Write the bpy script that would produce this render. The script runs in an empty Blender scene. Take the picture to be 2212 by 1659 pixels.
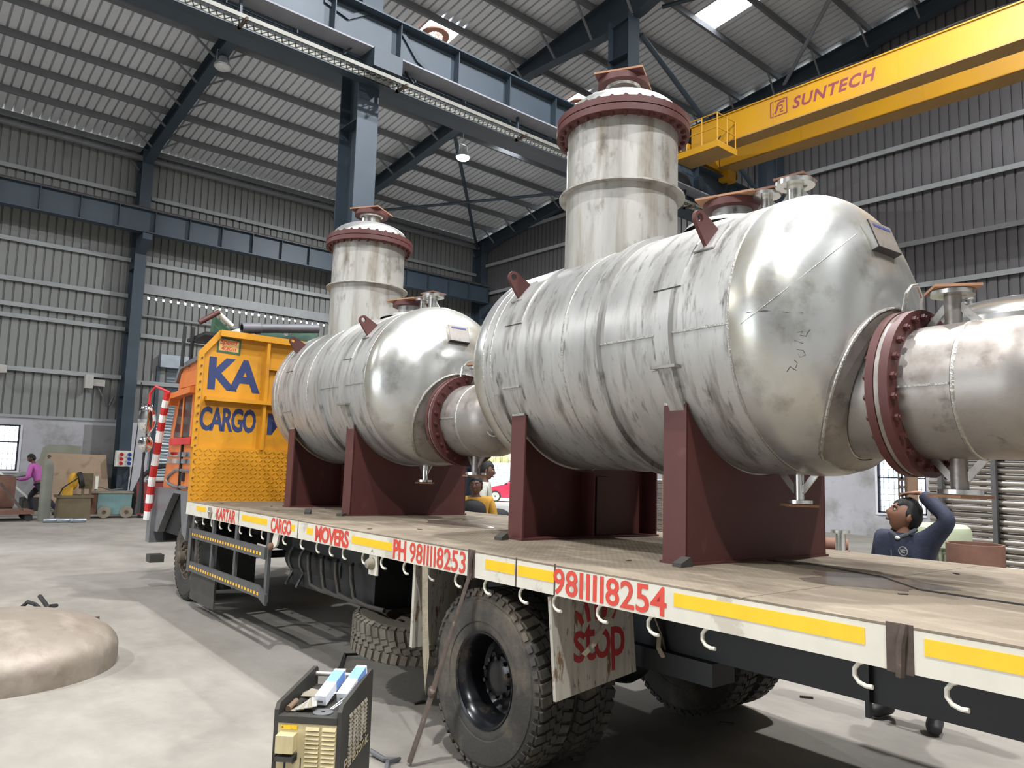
import bpy, math, random
from mathutils import Vector, Matrix
random.seed(11)
R = math.radians
sc = bpy.context.scene
col = sc.collection

# ---------------------------------------------------------------- camera
FPX = 1604.0
YAW, PIT, ROL = R(41.01), R(6.09), R(1.53)
CAM = Vector((0, 0, 1.80))
_d = Vector((math.sin(YAW)*math.cos(PIT), math.cos(YAW)*math.cos(PIT), math.sin(PIT)))
_r = Vector((math.cos(YAW), -math.sin(YAW), 0))
_u = _r.cross(_d)
CR = _r*math.cos(ROL) + _u*math.sin(ROL)
CU = -_r*math.sin(ROL) + _u*math.cos(ROL)
CD = _d
cam_data = bpy.data.cameras.new('camera')
cam = bpy.data.objects.new('camera', cam_data)
col.objects.link(cam)
cam.matrix_world = Matrix(((CR.x, CU.x, -CD.x, CAM.x), (CR.y, CU.y, -CD.y, CAM.y), (CR.z, CU.z, -CD.z, CAM.z), (0, 0, 0, 1)))
cam_data.sensor_width = 36
cam_data.lens = FPX/2212*36
cam_data.clip_end = 400
sc.camera = cam

# ---------------------------------------------------------------- world, exposure
wd = bpy.data.worlds.new('overcast_sky')
sc.world = wd
wd.use_nodes = True
wbg = wd.node_tree.nodes['Background']
wbg.inputs[0].default_value = (0.86, 0.93, 1.0, 1)
wbg.inputs[1].default_value = 5.0
sc.view_settings.view_transform = 'Standard'
sc.view_settings.look = 'None'
sc.view_settings.gamma = 1
sc.view_settings.use_curve_mapping = False
sc.view_settings.exposure = 0.38
sc.cycles.use_denoising = True
sc.cycles.max_bounces = 8
sc.cycles.sample_clamp_indirect = 6

# power of the high-bay lamps (their light is made in the lamp builder)
LAMP_W = 1250

# ---------------------------------------------------------------- helpers
def ray(px, py):
    return CR*((px-1106)/FPX) - CU*((py-829.5)/FPX) + CD
def on(px, py, ax, val):
    """point where the pixel's ray meets the plane x/y/z = val"""
    d = ray(px, py)
    return CAM + d*((val-CAM[ax])/d[ax])
def at(px, py, depth):
    return CAM + ray(px, py)*depth
I4 = Matrix.Identity(4)
T = Matrix.Translation
def RZ(a): return Matrix.Rotation(R(a), 4, 'Z')
def RX(a): return Matrix.Rotation(R(a), 4, 'X')
def RY(a): return Matrix.Rotation(R(a), 4, 'Y')
def frame(o, x, y):
    """matrix with given origin, x axis and y axis"""
    x = Vector(x).normalized(); y = Vector(y); z = x.cross(y).normalized(); y = z.cross(x)
    return Matrix(((x.x, y.x, z.x, o[0]), (x.y, y.y, z.y, o[1]), (x.z, y.z, z.z, o[2]), (0, 0, 0, 1)))
def align(p, q):
    """matrix with origin p and z towards q"""
    z = (Vector(q)-Vector(p)).normalized()
    a = Vector((0, 0, 1)) if abs(z.z) < .95 else Vector((0, 1, 0))
    x = a.cross(z).normalized(); y = z.cross(x)
    return Matrix(((x.x, y.x, z.x, p[0]), (x.y, y.y, z.y, p[1]), (x.z, y.z, z.z, p[2]), (0, 0, 0, 1)))

class MB:
    def __init__(s, T=None):
        s.v = []; s.f = []; s.T = T or I4
    def add(s, vs, fs, M=None):
        n = len(s.v); M = s.T @ M if M else s.T
        s.v += [tuple(M @ Vector(a)) for a in vs]
        s.f += [tuple(i+n for i in f) for f in fs]
        return s
    def box(s, x0, x1, y0, y1, z0, z1, M=None):
        return s.add([(x0,y0,z0),(x1,y0,z0),(x1,y1,z0),(x0,y1,z0),(x0,y0,z1),(x1,y0,z1),(x1,y1,z1),(x0,y1,z1)],
                     [(0,3,2,1),(4,5,6,7),(0,1,5,4),(1,2,6,5),(2,3,7,6),(3,0,4,7)], M)
    def bar(s, p, q, w, h):
        L = (Vector(q)-Vector(p)).length
        return s.box(-w/2, w/2, -h/2, h/2, 0, L, align(p, q))
    def cyl(s, p, q, r, r2=None, n=16, caps=True):
        r2 = r if r2 is None else r2
        L = (Vector(q)-Vector(p)).length
        return s.lathe([(r, 0), (r2, L)], n, align(p, q), caps)
    def lathe(s, prof, n=32, M=None, caps=False, a0=0, a1=360):
        full = abs(a1-a0) >= 360
        m = n if full else n+1
        vs = []; fs = []
        for r, z in prof:
            for k in range(m):
                a = R(a0+(a1-a0)*k/n)
                vs.append((r*math.cos(a), r*math.sin(a), z))
        for i in range(len(prof)-1):
            for k in range(n):
                k2 = (k+1) % m
                fs.append((i*m+k, i*m+k2, (i+1)*m+k2, (i+1)*m+k))
        if caps and full:
            fs.append(tuple(range(m-1, -1, -1)))
            b = (len(prof)-1)*m
            fs.append(tuple(range(b, b+m)))
        return s.add(vs, fs, M)
    def tube(s, pts, r, n=8, closed=False, caps=True, flat=1.0):
        pts = [Vector(p) for p in pts]
        rs = r if isinstance(r, (list, tuple)) else [r]*len(pts)
        N = len(pts); vs = []; fs = []; prev = None
        for i, p in enumerate(pts):
            a = pts[(i-1) % N] if (i or closed) else p
            b = pts[(i+1) % N] if (i < N-1 or closed) else p
            t = (b-a).normalized()
            if prev is None:
                up = Vector((0, 0, 1)) if abs(t.z) < .9 else Vector((1, 0, 0))
                x = up.cross(t).normalized()
            else:
                x = (prev - t*prev.dot(t)).normalized()
            prev = x; y = t.cross(x)
            for k in range(n):
                an = 2*math.pi*k/n
                vs.append(tuple(p + x*(rs[i]*math.cos(an)) + y*(rs[i]*flat*math.sin(an))))
        for i in range(N if closed else N-1):
            for k in range(n):
                j = (i+1) % N; k2 = (k+1) % n
                fs.append((i*n+k, i*n+k2, j*n+k2, j*n+k))
        if caps and not closed:
            fs.append(tuple(range(n-1, -1, -1))); b = (N-1)*n
            fs.append(tuple(range(b, b+n)))
        return s.add(vs, fs)
    def prism(s, poly, z0, z1, M=None):
        n = len(poly)
        return s.add([(x, y, z0) for x, y in poly]+[(x, y, z1) for x, y in poly],
                     [tuple(range(n-1, -1, -1)), tuple(range(n, 2*n))]+[(i, (i+1) % n, n+(i+1) % n, n+i) for i in range(n)], M)
    def holed(s, outer, inner, z0, z1, M=None):
        """ring plate: outer and inner loops with the same number of points"""
        n = len(outer); vs = []
        for z in (z0, z1):
            vs += [(x, y, z) for x, y in outer]+[(x, y, z) for x, y in inner]
        fs = []
        for i in range(n):
            j = (i+1) % n
            fs += [(i, n+i, n+j, j), (2*n+i, 2*n+j, 3*n+j, 3*n+i), (i, j, 2*n+j, 2*n+i), (n+i, 3*n+i, 3*n+j, n+j)]
        return s.add(vs, fs, M)
    def ring(s, r0, r1, z0, z1, n=32, M=None):
        o = [(r1*math.cos(2*math.pi*k/n), r1*math.sin(2*math.pi*k/n)) for k in range(n)]
        i = [(r0*math.cos(2*math.pi*k/n), r0*math.sin(2*math.pi*k/n)) for k in range(n)]
        return s.holed(o, i, z0, z1, M)
    def sphere(s, c, r, n=12, m=8, M=None):
        rx, ry, rz = r if isinstance(r, (tuple, list)) else (r, r, r)
        vs = [(c[0], c[1], c[2]-rz)]; fs = []
        for i in range(1, m):
            a = -math.pi/2+math.pi*i/m
            for k in range(n):
                b = 2*math.pi*k/n
                vs.append((c[0]+rx*math.cos(a)*math.cos(b), c[1]+ry*math.cos(a)*math.sin(b), c[2]+rz*math.sin(a)))
        vs.append((c[0], c[1], c[2]+rz)); L = len(vs)-1
        for k in range(n):
            fs.append((0, 1+(k+1) % n, 1+k))
            fs.append((L, 1+(m-2)*n+k, 1+(m-2)*n+(k+1) % n))
            for i in range(m-2):
                fs.append((1+i*n+k, 1+i*n+(k+1) % n, 1+(i+1)*n+(k+1) % n, 1+(i+1)*n+k))
        return s.add(vs, fs, M)
    def mesh(s, name, smooth=32):
        me = bpy.data.meshes.new(name)
        me.from_pydata(s.v, [], s.f)
        me.update()
        if smooth:
            me.shade_smooth()
            me.set_sharp_from_angle(angle=R(smooth))
        return me
    def build(s, name, mat, parent=None, smooth=32, M=None):
        return put(name, s.mesh(name, smooth), mat, parent, M)

def put(name, me, mat, parent=None, M=None):
    if mat and not me.materials:
        me.materials.append(MAT[mat] if isinstance(mat, str) else mat)
    o = bpy.data.objects.new(name, me)
    col.objects.link(o)
    if parent: o.parent = parent
    if M is not None:
        if parent: o.matrix_local = M
        else: o.matrix_world = M
    return o
def tag(o, label, cat, group=None):
    o['label'] = label; o['category'] = cat
    if group: o['group'] = group
    return o
def thing(name, label, cat, M=None, group=None):
    o = bpy.data.objects.new(name, None)
    o.empty_display_size = .1
    col.objects.link(o)
    if M is not None: o.matrix_world = M if isinstance(M, Matrix) else T(M)
    return tag(o, label, cat, group)
def struct(o):
    o['kind'] = 'structure'
    return o
def dup(root, M, label=None, group=None):
    def cp(o, par):
        c = o.copy(); col.objects.link(c)
        if par: c.parent = par
        for ch in list(o.children): cp(ch, c)
        return c
    r = cp(root, None); r.matrix_world = M
    if label: r['label'] = label
    if group: r['group'] = group
    return r
def text(name, body, mat, parent, M, h, w=None, depth=.002, bold=0.0, shear=0.0, gap=.88):
    """flat lettering: local x to the right, y up, origin at its lower left corner"""
    cu = bpy.data.curves.new(name, 'FONT')
    cu.body = body; cu.size = 1; cu.extrude = 0; cu.offset = bold; cu.shear = shear; cu.resolution_u = 3; cu.space_character = gap
    o = bpy.data.objects.new(name, cu); col.objects.link(o)
    dg = bpy.context.evaluated_depsgraph_get()
    me = bpy.data.meshes.new_from_object(o.evaluated_get(dg))
    bpy.data.objects.remove(o); bpy.data.curves.remove(cu)
    xs = [v.co.x for v in me.vertices]; ys = [v.co.y for v in me.vertices]
    sx = (w/(max(xs)-min(xs))) if w else h/(max(ys)-min(ys)); sy = h/(max(ys)-min(ys))
    x0, y0 = min(xs), min(ys)
    for v in me.vertices: v.co = ((v.co.x-x0)*sx, (v.co.y-y0)*sy, depth)
    me.materials.clear()
    me.name = name
    return put(name, me, mat, parent, M)

# ---------------------------------------------------------------- materials
MAT = {}
def lin(c):
    return tuple((x/12.92 if x <= .04045 else ((x+.055)/1.055)**2.4) for x in [k/255 for k in c])+(1,)
def mul(c, k): return tuple(min(1, x*k) for x in c[:3])+(1,)
def pm(name, c, rough=.5, metal=0, var=.18, scale=3, stretch=(1, 1, 1), c2=None, s2=6, t2=.62, soft=.06, st2=(1, 1, 1), c3=None, s3=14, t3=.66, st3=(1,1,1),
       bump=0, bs=30, rvar=0, emit=0, alpha=1, trans=0, spec=.5, wave=None):
    m = bpy.data.materials.new(name); m.use_nodes = True
    nt = m.node_tree; N = nt.nodes; L = nt.links
    b = N['Principled BSDF']; c = lin(c)
    b.inputs['Roughness'].default_value = rough; b.inputs['Metallic'].default_value = metal
    b.inputs['Specular IOR Level'].default_value = spec
    tc = N.new('ShaderNodeTexCoord')
    def noise(sc_, st, det=5):
        mp = N.new('ShaderNodeMapping'); mp.inputs['Scale'].default_value = st
        L.new(tc.outputs['Object'], mp.inputs['Vector'])
        n = N.new('ShaderNodeTexNoise'); n.inputs['Scale'].default_value = sc_; n.inputs['Detail'].default_value = det; n.inputs['Roughness'].default_value = .62
        L.new(mp.outputs[0], n.inputs['Vector'])
        return n
    n1 = noise(scale, stretch)
    cr = N.new('ShaderNodeValToRGB')
    cr.color_ramp.elements[0].position = .3; cr.color_ramp.elements[1].position = .72
    cr.color_ramp.elements[0].color = mul(c, 1-var); cr.color_ramp.elements[1].color = mul(c, 1+var)
    L.new(n1.outputs['Fac'], cr.inputs[0])
    out = cr.outputs[0]
    for cc, ss, tt, stt in ((c2, s2, t2, st2), (c3, s3, t3, st3)):
        if cc:
            n2 = noise(ss, stt, 8)
            r2 = N.new('ShaderNodeValToRGB'); r2.color_ramp.elements[0].position = tt-soft; r2.color_ramp.elements[1].position = tt+soft
            L.new(n2.outputs['Fac'], r2.inputs[0])
            mx = N.new('ShaderNodeMix'); mx.data_type = 'RGBA'
            L.new(r2.outputs[0], mx.inputs['Factor']); L.new(out, mx.inputs['A']); mx.inputs['B'].default_value = lin(cc)
            out = mx.outputs['Result']
    L.new(out, b.inputs['Base Color'])
    if rvar:
        mr = N.new('ShaderNodeMapRange'); mr.inputs['To Min'].default_value = max(.03, rough-rvar); mr.inputs['To Max'].default_value = min(1, rough+rvar)
        L.new(n1.outputs['Fac'], mr.inputs['Value']); L.new(mr.outputs[0], b.inputs['Roughness'])
    if bump:
        n3 = noise(bs, (1, 1, 1), 4)
        bp = N.new('ShaderNodeBump'); bp.inputs['Strength'].default_value = bump; bp.inputs['Distance'].default_value = .02
        L.new(n3.outputs['Fac'], bp.inputs['Height']); L.new(bp.outputs[0], b.inputs['Normal'])
    if emit:
        b.inputs['Emission Color'].default_value = c; b.inputs['Emission Strength'].default_value = emit
    if trans: b.inputs['Transmission Weight'].default_value = trans
    if alpha < 1: b.inputs['Alpha'].default_value = alpha
    MAT[name] = m
    return m

pm('concrete', (136, 131, 123), .8, var=.18, scale=2.2, stretch=(1, .55, 1), c2=(120, 115, 107), s2=1.4, t2=.62, soft=.1, c3=(158, 153, 146), s3=.35, t3=.58, bump=.25, bs=9, spec=.3)
pm('ground', (196, 190, 178), .9, var=.1, scale=.4)
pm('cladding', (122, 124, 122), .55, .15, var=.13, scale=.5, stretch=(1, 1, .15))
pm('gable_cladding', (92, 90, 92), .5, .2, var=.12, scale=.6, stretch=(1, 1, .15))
pm('roof_sheet', (214, 217, 222), .5, .1, var=.12, scale=.6, stretch=(1, .2, 1))
pm('girt', (140, 143, 144), .5, .1, var=.12, scale=2)
pm('purlin', (112, 114, 118), .55, .1, var=.12, scale=2)
pm('blue_steel', (57, 69, 80), .5, .1, var=.12, scale=1.2)
pm('blue_dark', (50, 61, 71), .5, .1, var=.12, scale=1.2)
pm('plaster', (168, 168, 172), .9, var=.1, scale=.9, c2=(132, 130, 128), s2=1.2, t2=.6, soft=.1, bump=.2, bs=20)
pm('plaster_grey', (130, 129, 130), .9, var=.1, scale=.9, c2=(112, 110, 104), s2=1.4, t2=.6, soft=.08, bump=.2, bs=20)
pm('plaster_white', (205, 206, 212), .9, var=.05, scale=1.2)
pm('cement_patch', (138, 138, 124), .9, var=.1, scale=2)
pm('window_frame', (52, 50, 66), .5)
pm('glass', (225, 240, 245), .05, trans=1, var=0)
pm('shutter', (118, 130, 136), .5, .3, var=.08)
pm('tray', (124, 124, 118), .6, .4, var=.1)
pm('pale_dust', (140, 142, 150), .8, var=.15, scale=2)
pm('lamp_shell', (185, 188, 190), .35, .6)
pm('lamp_glow', (255, 255, 250), .4, emit=40)
pm('lamp_off', (205, 205, 205), .3)
pm('skylight', (240, 244, 248), .4, emit=4.5, var=.02)
pm('vent_rust', (176, 128, 108), .6, .2)
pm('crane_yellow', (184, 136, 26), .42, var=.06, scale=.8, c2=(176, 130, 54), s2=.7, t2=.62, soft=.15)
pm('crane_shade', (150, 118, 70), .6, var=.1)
pm('maroon_print', (128, 60, 70), .5)
pm('wire', (40, 38, 38), .6)
# stainless steel: weathered shell plate and polished heads
pm('steel_shell', (170, 169, 166), .42, .5, var=.16, scale=2.2, stretch=(1, 2.5, .5), c2=(124, 121, 115), s2=3.0, t2=.58, soft=.08, st2=(1, 3.2, .6),
   c3=(78, 75, 70), s3=7, t3=.655, st3=(1, 2.6, .7), bump=.06, bs=3, rvar=.1)
pm('steel_column', (168, 166, 160), .48, .35, var=.15, scale=2.5, stretch=(1.6, 1.6, .35), c2=(130, 122, 108), s2=2.6, t2=.57, soft=.1, st2=(2.5, 2.5, .3),
   c3=(92, 87, 79), s3=8, t3=.655, st3=(1, 1, .55), bump=.05, bs=3, rvar=.08)
pm('steel_polish', (188, 189, 187), .32, .7, var=.08, scale=1.6, c2=(166, 160, 142), s2=1.8, t2=.58, soft=.12, c3=(128, 124, 116), s3=4, t3=.66, bump=.16, bs=2.2, rvar=.07)
pm('steel_pipe', (150, 145, 140), .42, .5, var=.18, scale=3, c2=(116, 106, 97), s2=3, t2=.56, soft=.1, c3=(84, 76, 70), s3=9, t3=.68, bump=.08, bs=4, rvar=.08)
pm('steel_bright', (214, 213, 208), .22, .9, var=.08, scale=4)
pm('weld', (168, 166, 160), .35, .8, var=.25, scale=40, bump=.5, bs=60)
pm('red_oxide', (80, 40, 37), .55, var=.12, scale=2, c2=(96, 56, 51), s2=5, t2=.68, soft=.05)
pm('rust_edge', (156, 116, 88), .8, var=.2, scale=12)
pm('dark_marker', (60, 58, 58), .8)
pm('blue_tape', (52, 62, 120), .5)
pm('tyre', (62, 60, 57), .85, var=.18, scale=5, c2=(98, 90, 78), s2=3.5, t2=.6, soft=.1, bump=.2, bs=40, spec=.3)
pm('tyre_dusty', (100, 95, 85), .9, var=.15, scale=5, c2=(74, 71, 66), s2=4, t2=.6, bump=.2, bs=40, spec=.2)
pm('rim_black', (26, 27, 30), .25, .3, var=.2, scale=5, c2=(86, 72, 54), s2=4, t2=.66)
pm('rim_dusty', (92, 82, 70), .8, .1, var=.2, scale=6)
pm('chassis', (20, 20, 20), .6, var=.2, scale=4)
pm('chassis_dusty', (64, 61, 56), .75, var=.2, scale=4)
pm('guard_grey', (78, 78, 78), .6, var=.15, scale=5)
pm('deck_plate', (124, 113, 98), .75, .1, var=.16, scale=1.4, c2=(98, 86, 72), s2=2.0, t2=.6, soft=.1, c3=(146, 135, 116), s3=3, t3=.62, st3=(3, 1, 1), bump=.15, bs=12, spec=.3)
pm('rail_white', (202, 197, 183), .55, var=.06, scale=6, c2=(112, 98, 86), s2=9, t2=.665, soft=.02, c3=(180, 172, 158), s3=4, t3=.6)
pm('tape_yellow', (246, 182, 16), .45, var=.05, scale=10, c2=(190, 146, 60), s2=22, t2=.72, soft=.02)
pm('paint_red', (196, 62, 46), .55, var=.08, scale=14, c2=(220, 205, 192), s2=16, t2=.72, soft=.02)
pm('sign_red', (150, 40, 42), .6, var=.1, scale=10, c2=(190, 180, 165), s2=11, t2=.7, soft=.02)
pm('hook_white', (200, 195, 182), .5, var=.08, scale=20, c2=(120, 104, 88), s2=40, t2=.72, soft=.02)
pm('board_yellow', (190, 132, 24), .5, var=.1, scale=1.6, c2=(166, 112, 28), s2=3, t2=.64, soft=.08, c3=(92, 66, 34), s3=14, t3=.76)
pm('navy_paint', (34, 48, 92), .6, var=.1, scale=8)
pm('green_paint', (48, 84, 60), .6)
pm('cab_orange', (200, 112, 54), .4, var=.08, scale=4)
pm('cab_grey', (122, 122, 124), .4, .4, var=.12, scale=5)
pm('cab_red', (186, 40, 40), .45)
pm('cab_white', (226, 224, 220), .45)
pm('cab_glass', (46, 44, 40), .2)
pm('chrome', (220, 220, 222), .08, 1, var=.02)
pm('tarp_green', (44, 70, 58), .8, var=.2, scale=6)
pm('tarp_grey', (168, 166, 160), .8, var=.12, scale=6)
pm('pvc_grey', (92, 92, 98), .5)
pm('wood_board', (166, 160, 148), .8, var=.2, scale=5, stretch=(6, 1, .5), c2=(106, 80, 54), s2=6, t2=.6, soft=.03, st2=(3, 1, .7), c3=(96, 90, 82), s3=14, t3=.62, st3=(3, 1, .6))
pm('wood_brown', (116, 94, 74), .8, var=.18, scale=3, stretch=(1, 4, 1))
pm('webbing', (140, 130, 110), .9, var=.2, scale=20, bump=.3, bs=90)
pm('rusty_iron', (82, 70, 62), .7, .3, var=.3, scale=14, c2=(150, 140, 128), s2=18, t2=.68)
pm('rust_red', (112, 80, 66), .8, var=.2, scale=5)
pm('dish_dull', (142, 132, 120), .55, .3, var=.12, scale=3, c2=(118, 106, 95), s2=3, t2=.62, soft=.12, c3=(164, 153, 142), s3=4, t3=.62, bump=.12, bs=5)
pm('welder_black', (54, 52, 48), .6, .1, var=.15, scale=6)
pm('welder_cream', (186, 172, 132), .6, var=.14, scale=6, stretch=(3, 3, .7), c2=(128, 108, 76), s2=7, t2=.68, st2=(3, 3, .6))
pm('scrap_steel', (178, 176, 168), .5, .5, var=.15, scale=10)
pm('scrap_dull', (136, 128, 112), .7, .1, var=.15, scale=10)
pm('carton_white', (226, 230, 236), .6, var=.03, scale=30, c2=(168, 172, 180), s2=24, t2=.66, soft=.02, st2=(1, 6, 1))
pm('carton_blue', (120, 156, 216), .6, var=.08)
pm('kraft', (206, 166, 104), .7)
pm('sticker_yellow', (232, 188, 30), .6, var=.1, c2=(80, 76, 66), s2=40, t2=.58)
pm('rubber', (34, 33, 33), .6)
pm('cable_grey', (92, 92, 94), .6)
pm('teal_paint', (108, 140, 140), .5, var=.12, scale=3, c2=(92, 96, 90), s2=4, t2=.66)
pm('brown_machine', (100, 88, 66), .7, var=.2, scale=3)
pm('machine_yellow', (198, 152, 44), .6, var=.15)
pm('machine_red', (132, 46, 44), .5, var=.15)
pm('gas_grey', (112, 114, 104), .6, var=.12, scale=3)
pm('plywood', (160, 138, 116), .8, var=.1, scale=1.5, c2=(130, 106, 84), s2=2, t2=.62)
pm('galv_strip', (168, 178, 186), .35, .7, var=.15)
pm('panel_white', (218, 218, 208), .5)
pm('socket_red', (190, 40, 44), .5)
pm('socket_blue', (36, 66, 150), .5)
pm('motor_green', (168, 176, 148), .4, var=.05)
pm('fin_dark', (84, 86, 70), .6)
pm('pier_block', (134, 134, 136), .9, var=.12, scale=3)
pm('tube_metal', (146, 140, 132), .3, .75, var=.15, scale=2, stretch=(1, .3, 1))
pm('car_red', (214, 40, 66), .25)
pm('car_glass', (60, 70, 80), .1)
pm('block_wall', (176, 186, 206), .9, var=.12, scale=2)
pm('dry_grass', (176, 170, 120), .9, var=.25, scale=1.4)
pm('skin', (120, 82, 62), .6, var=.06, scale=12)
pm('skin_dark', (92, 64, 52), .6, var=.06, scale=12)
pm('hair', (13, 12, 12), .75, var=.2, scale=60)
pm('eye_white', (200, 190, 180), .4)
pm('lips', (96, 58, 50), .6)
pm('navy_jacket', (32, 36, 56), .8, var=.14, scale=14, bump=.25, bs=14)
pm('collar_grey', (84, 86, 92), .85)
pm('dark_trouser', (40, 42, 50), .85, var=.12, scale=10)
pm('boot', (40, 38, 38), .6)
pm('pink_shirt', (190, 100, 174), .8, var=.12, scale=10, bump=.2, bs=12)
pm('mustard_cloth', (164, 122, 40), .85, var=.14, scale=12)
pm('black_cloth', (28, 28, 32), .85, var=.15, scale=12)
pm('pale_shirt', (176, 178, 168), .85, var=.1, scale=14, c2=(140, 142, 134), s2=30, t2=.6)
pm('red_stain', (150, 46, 44), .7)
pm('puddle', (118, 108, 98), .22, .1, var=.25, scale=9)

# chequer plate relief: bars at alternating slants
def chequer(name, base, pitch, strength=.6):
    m = MAT[base].copy(); m.name = name; nt = m.node_tree; N = nt.nodes; L = nt.links
    b = N['Principled BSDF']; tc = N.new('ShaderNodeTexCoord')
    def waves(rot):
        mp = N.new('ShaderNodeMapping'); mp.inputs['Rotation'].default_value = rot
        L.new(tc.outputs['Object'], mp.inputs['Vector'])
        w = N.new('ShaderNodeTexWave'); w.inputs['Scale'].default_value = 1/pitch*.5; w.inputs['Distortion'].default_value = 0
        L.new(mp.outputs[0], w.inputs['Vector'])
        return w
    a, c = (waves((0, 0, R(45))), waves((0, 0, R(-45)))) if base == 'deck_plate' else (waves((0, R(45), 0)), waves((0, R(-45), 0)))
    mx = N.new('ShaderNodeMath'); mx.operation = 'MULTIPLY'
    L.new(a.outputs['Fac'], mx.inputs[0]); L.new(c.outputs['Fac'], mx.inputs[1])
    bp = N.new('ShaderNodeBump'); bp.inputs['Strength'].default_value = strength; bp.inputs['Distance'].default_value = .006
    L.new(mx.outputs[0], bp.inputs['Height']); L.new(bp.outputs[0], b.inputs['Normal'])
    MAT[name] = m
chequer('deck_chequer', 'deck_plate', .05, .5)
# ================================================================= the hall
YW, XW = 28.0, 22.0            # long wall and gable wall (inner faces)
X0, Y0 = -14.0, -12.0
RIDGE = 2.0
def roofz(y): return 12.6 + .137*(28-max(y, RIDGE)) - .137*max(0, RIDGE-y)
def roofpt(px, py, below=0):
    d = ray(px, py); t = (12.6-below+.137*28-CAM.z)/(d.z+.137*d.y)
    return CAM + d*t
FR = [-8.6, -1.0, 6.66, 14.35, 21.75]       # frame lines

fl = struct(MB().box(X0-6, XW+.3, Y0-6, YW+.3, -.299, 0).build('floor', 'concrete', smooth=0))
struct(MB().box(-80, 140, -80, 140, -.5, -.301).build('yard_ground', 'ground', smooth=0))

def sheet_mesh(name, n=4, pitch=.25, depth=.055, gw=.066):
    """profiled sheet 1 m wide (x) and 1 long (z); grooves towards +y"""
    prof = []
    for k in range(n):
        b = k*pitch
        prof += [(b, 0), (b+pitch-gw, 0), (b+pitch-gw+.008, depth), (b+pitch-.014, depth), (b+pitch-.006, 0)]
    prof.append((n*pitch, 0))
    m = MB(); vs = [(x, y, 0) for x, y in prof]+[(x, y, 1) for x, y in prof]; k = len(prof)
    m.add(vs, [(i, i+1, k+i+1, k+i) for i in range(k-1)])
    return m.mesh(name, 0)
me_wall = sheet_mesh('cladding_sheet'); me_wall.materials.append(MAT['cladding'])
me_gab = sheet_mesh('gable_sheet'); me_gab.materials.append(MAT['gable_cladding'])
me_roof = sheet_mesh('roof_sheet', depth=.1, gw=.07); me_roof.materials.append(MAT['roof_sheet'])
me_sky = sheet_mesh('translucent_sheet'); me_sky.materials.append(MAT['skylight'])

# ---- long wall on the left
BT = 2.85                       # top of the masonry
wx0, wx1, wz0, wz1 = 2.56, 3.76, 1.15, 2.59
dx0, dx1, dz = 7.75, 11.6, 4.9
b = MB()
for x0, x1, z0, z1 in ((X0, wx0, 0, BT), (wx0, wx1, 0, wz0), (wx0, wx1, wz1, BT), (wx1, 6.75, 0, BT), (dx1, XW, 0, BT)):
    b.box(x0, x1, YW, YW+.23, z0, z1)
wl = struct(b.build('wall_left', 'plaster', smooth=0))
MB().box(6.75, dx0, YW-.02, YW+.23, 0, BT).build('white_panel', 'plaster_white', wl, 0)
MB().box(5.55, 6.72, YW-.015, YW, .1, BT-.15).build('bare_patch', 'plaster_grey', wl, 0)
p = [(4.25, .9), (5.5, .95), (5.53, 1.35), (5.5, 1.98), (5.1, 2.02), (4.55, 2.0), (4.42, 1.9), (4.36, 1.55), (4.18, 1.4)]
MB().prism(p, 0, .012, frame((0, YW-.012, 0), (1, 0, 0), (0, 0, 1)) @ T((0, 0, -.012))).build('cement_patch', 'cement_patch', wl, 0)
MB().box(X0, 6.7, YW-.05, YW+.03, BT-.02, BT+.07).build('coping', 'girt', wl, 0)
GAPZ = 7.27
for i in range(36):
    x = X0+i
    lo = BT if not (dx0 < x < dx1-.3) else dz+.3
    if x < 6.5:
        o = put('cladding_sheet', me_wall, None, wl, T((x, YW, lo)) @ Matrix.Diagonal((1, 1, 12.5-lo, 1)))
    else:
        put('cladding_sheet', me_wall, None, wl, T((x, YW, lo)) @ Matrix.Diagonal((1, 1, GAPZ-.04-lo, 1)))
        put('cladding_sheet', me_wall, None, wl, T((x, YW, GAPZ+.04)) @ Matrix.Diagonal((1, 1, 12.5-GAPZ-.04, 1)))
c = MB()
for k in range(62):
    x = 7+k*.25
    c.box(x-.01, x+.165, YW+.0, YW+.02, GAPZ-.05, GAPZ+.05)
c.build('lap_closer', 'cladding', wl, 0)
def girt(parent, x0, x1, z, h=.1, d=.15, name='girt', mat='girt'):
    return MB().box(x0, x1, YW-d, YW-.005, z-h/2, z+h/2).box(x0, x1, YW-d, YW-d+.02, z-h/2-.04, z-h/2-.001).build(name, mat, parent, 0)
for z in (4.385, 6.06, 6.42, 7.23, 8.5, 10.85): girt(wl, X0, 6.5, z)
for px, py in ((315, 570), (300, 724), (294, 825)): girt(wl, 7.0, XW, on(px, py, 1, YW).z)
girt(wl, 7.0, XW, GAPZ+.32, .3, .1)
girt(wl, 7.0, XW, 10.85)
MB().cyl((7, YW-.12, 6.6), (XW, YW-.12, 6.6), .04, n=8).build('conduit', 'girt', wl)
MB().cyl((X0, YW-.25, 12.15), (XW, YW-.25, 12.15), .1, n=10).build('eave_tube', 'purlin', wl)

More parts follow.
